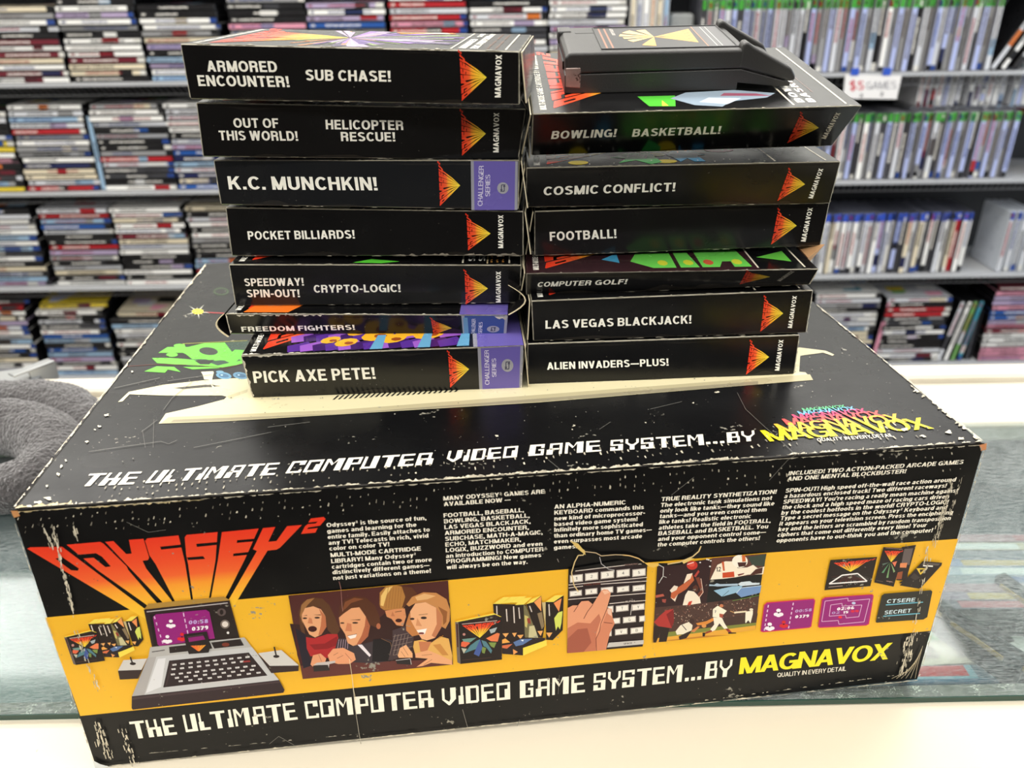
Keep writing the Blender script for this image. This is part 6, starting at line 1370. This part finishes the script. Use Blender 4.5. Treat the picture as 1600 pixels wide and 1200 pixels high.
g.cpoly((196, 206, 216), .52, .1, .6, .06, .66, .14, .56, .16); g.cpoly((160, 90, 110), .6, .18, .76, .16, .72, .2, .62, .22); g.cpoly((40, 34, 40), .0, 0, .0, 0, .0, 0) if False else None
for k, u in enumerate((.87, .9)): g.tp.text('BASKETBALL! BOWLING!', g.cover(u, .2), g.cover(u, .9), (-3.4, -1.5), (150, 110, 100), T=.16)
g.flaps(-1, .005); g.done()
# ------------------------------------------------------------------ the loose cartridge on the right pile
fb = BOXES['bowling'][0]; Nn = np.array(fb[4]); Zz = np.array(fb[5]); Uu = np.cross(Nn, Zz); FLc = np.array(fb[0])
# rests on the cover: near left bottom corner in the photograph at (882, 147)
d = ray(882, 147); tt = ((FLc-ORG)@Zz)/(d@Zz); CO = ORG+d*tt + Zz*2e-4
rz_ = -.01; Uc = Uu*math.cos(rz_)+Nn*math.sin(rz_); Nc = -Uu*math.sin(rz_)+Nn*math.cos(rz_)
cart = empty('game_cartridge', tuple(CO+Uc*.055+Nc*.034)); tag(cart, 'dark grey plastic game cartridge with a looped handle lying on the right pile', 'cartridge')
def cl(x, y, z): return CO+Uc*x*.925+Nc*y+Zz*z
LN, DP, HT = .1055, .068, .0215
def prism(prof, y0, y1, bev=.0008, segs=2):
    """side outline (x, z) run through the depth"""
    b = bmesh.new(); lo = [b.verts.new(cl(x, y0, z)) for x, z in prof]; hi = [b.verts.new(cl(x, y1, z)) for x, z in prof]; n = len(prof)
    b.faces.new(lo); b.faces.new(hi[::-1])
    for i in range(n): b.faces.new([lo[(i+1) % n], lo[i], hi[i], hi[(i+1) % n]])
    bmesh.ops.recalc_face_normals(b, faces=b.faces)
    bmesh.ops.bevel(b, geom=list(b.edges), offset=bev, segments=segs, affect='EDGES', profile=.5)
    return b
def cpart(mb, name, mt, smooth=False):
    o = mb.build(name, mt, smooth=smooth); o.parent = cart; o.location = tuple(-np.array(cart.location)); return o
mb = MB()
# lower shell and upper shell with a parting line between
b = prism([(.0, .0), (.1045, .0), (.1045, .004), (.128, .0015), (.1365, .0015), (.1365, .0035), (.1055, .0112), (.006, .0102), (.0, .010)], 0, DP, .0004); mb.bm(b, (0, 0, 0, 1)); b.free()
cpart(mb, 'lower_shell', M['black_plastic'])
mb = MB()
b = prism([(.0005, .0104), (.1055, .0114), (.111, .0114), (.111, .0195), (.1075, HT), (.0025, HT), (.0, .019), (.0002, .0150)], .0, DP, .0013, 3); mb.bm(b, (0, 0, 0, 1)); b.free()
# raised notch at the far end of the left edge
b = prism([(-.001, .0150), (.008, .0150), (.008, .0222), (-.001, .0222)], DP-.014, DP-.001, .001); mb.bm(b, (0, 0, 0, 1)); b.free()
cpart(mb, 'upper_shell', M['black_plastic'])
# two handle arms and the bar that joins them at the tip
for y0, y1 in ((.0, .009), (DP-.009, DP)):
    mb = MB(); b = prism([(.1040, .0122), (.1365, .0040), (.139, .0046), (.1392, .0068), (.1362, .0110), (.111, .0232), (.1075, .0254), (.1050, .0245), (.1045, .0215)], y0-.0003, y1, .0013, 3); mb.bm(b, (0, 0, 0, 1)); b.free()
    cpart(mb, 'handle_arm', M['black_plastic'])
mb = MB(); b = prism([(.127, .0062), (.1362, .0040), (.1385, .0048), (.1362, .0088), (.130, .0112)], .0085, DP-.0085, .001, 2); mb.bm(b, (0, 0, 0, 1)); b.free()
cpart(mb, 'handle_bar', M['black_plastic'])
# metal shield that shows at the near left corner
mb = MB(); b = prism([(.0005, .0035), (.0095, .0028), (.0095, .0138), (.0005, .0138)], -.0004, .012, .0004, 1); mb.bm(b, (0, 0, 0, 1)); b.free(); cpart(mb, 'metal_shield', M['rust'])
# connector mouth: a black block paints in the shade of the opening
mb = MB(); b = prism([(-.0006, .0100), (.004, .0100), (.004, .0145), (-.0006, .0145)], .013, DP-.006, .0002, 1); mb.bm(b, lin((6, 6, 6))); b.free(); cpart(mb, 'connector_shade', M['label'])
# rectangular notch, its shade put in as a black block, and label recess on top
mb = MB(); mb.hexa([cl(x, y, z) for z in (HT-.0006, HT+.00012) for x, y in ((.010, .050), (.024, .050), (.024, .0565), (.010, .0565))], lin((8, 8, 8))); cpart(mb, 'notch_shade', M['label'])
mb = MB()
x0, x1, y0, y1 = .0230, .1035, .0075, .0635; zt = HT+.0002
for (a, b_, c_, d_) in ((x0-.0009, y0-.0009, x1+.0009, y0), (x0-.0009, y1, x1+.0009, y1+.0009), (x0-.0009, y0, x0, y1), (x1, y0, x1+.0009, y1)):
    mb.hexa([cl(x, y, z) for z in (HT-.0005, HT+.0006) for x, y in ((a, b_), (c_, b_), (c_, d_), (a, d_))], lin((22, 22, 22)), .0002)
mb.face([cl(x0, y0, zt), cl(x1, y0, zt), cl(x1, y1, zt), cl(x0, y1, zt)], lin((24, 24, 26)))
Lq = [project(cl(x0, y1, zt)), project(cl(x1, y1, zt)), project(cl(x1, y0, zt)), project(cl(x0, y0, zt))]
LP = Panel(mb, Lq, [cl(x0, y1, zt), cl(x1, y1, zt), cl(x1, y0, zt), cl(x0, y0, zt)], lift=3e-5)
def lc(u, v): return project(cl(x0+(x1-x0)*u, y0+(y1-y0)*v, zt))
def lp(col, *a): LP.poly([lc(a[i], a[i+1]) for i in range(0, len(a), 2)], col)
for u in (.03, .075): lp((150, 96, 70), u, .03, u+.014, .03, u+.014, .97, u, .97)
LP.text('ODYSSEY', lc(.15, .62), lc(.15, .95), (-5, 0), (214, 206, 196), T=.2)
lp((70, 70, 72), .8, .03, .99, .03, .99, .97, .8, .97); lp((190, 130, 90), .79, .03, .797, .03, .797, .97, .79, .97)
for u in (.86, .9): lp((190, 186, 180), u, .05, u+.006, .05, u+.006, .95, u, .95)
GO = (224, 164, 70)
lp(GO, .44, .5, .745, .2, .76, .86); 
for v in (.33, .45, .57, .7): LP.line([lc(.47, .5), lc(.745, v)], .35, (60, 36, 20))
for v in (.26, .38, .5, .62, .74): LP.line([lc(.69, v), lc(.735, v+.04)], .6, (150, 50, 30))
for (a0, a1, r0) in ((2.2, 2.6, .3), (2.75, 3.0, .3), (3.1, 3.35, .27), (3.5, 3.8, .26), (1.7, 2.05, .26), (4.2, 4.6, .3)):
    pp = [(.44, .5)]+[(.44+r0*math.cos(a0+(a1-a0)*k/4)*.9, .5+r0*1.4*math.sin(a0+(a1-a0)*k/4)) for k in range(5)]; lp((232, 192, 120) if a0 < 4 else GO, *[min(max(z, .04), .96) for q_ in pp for z in q_])
cpart(mb, 'label', M['label'])
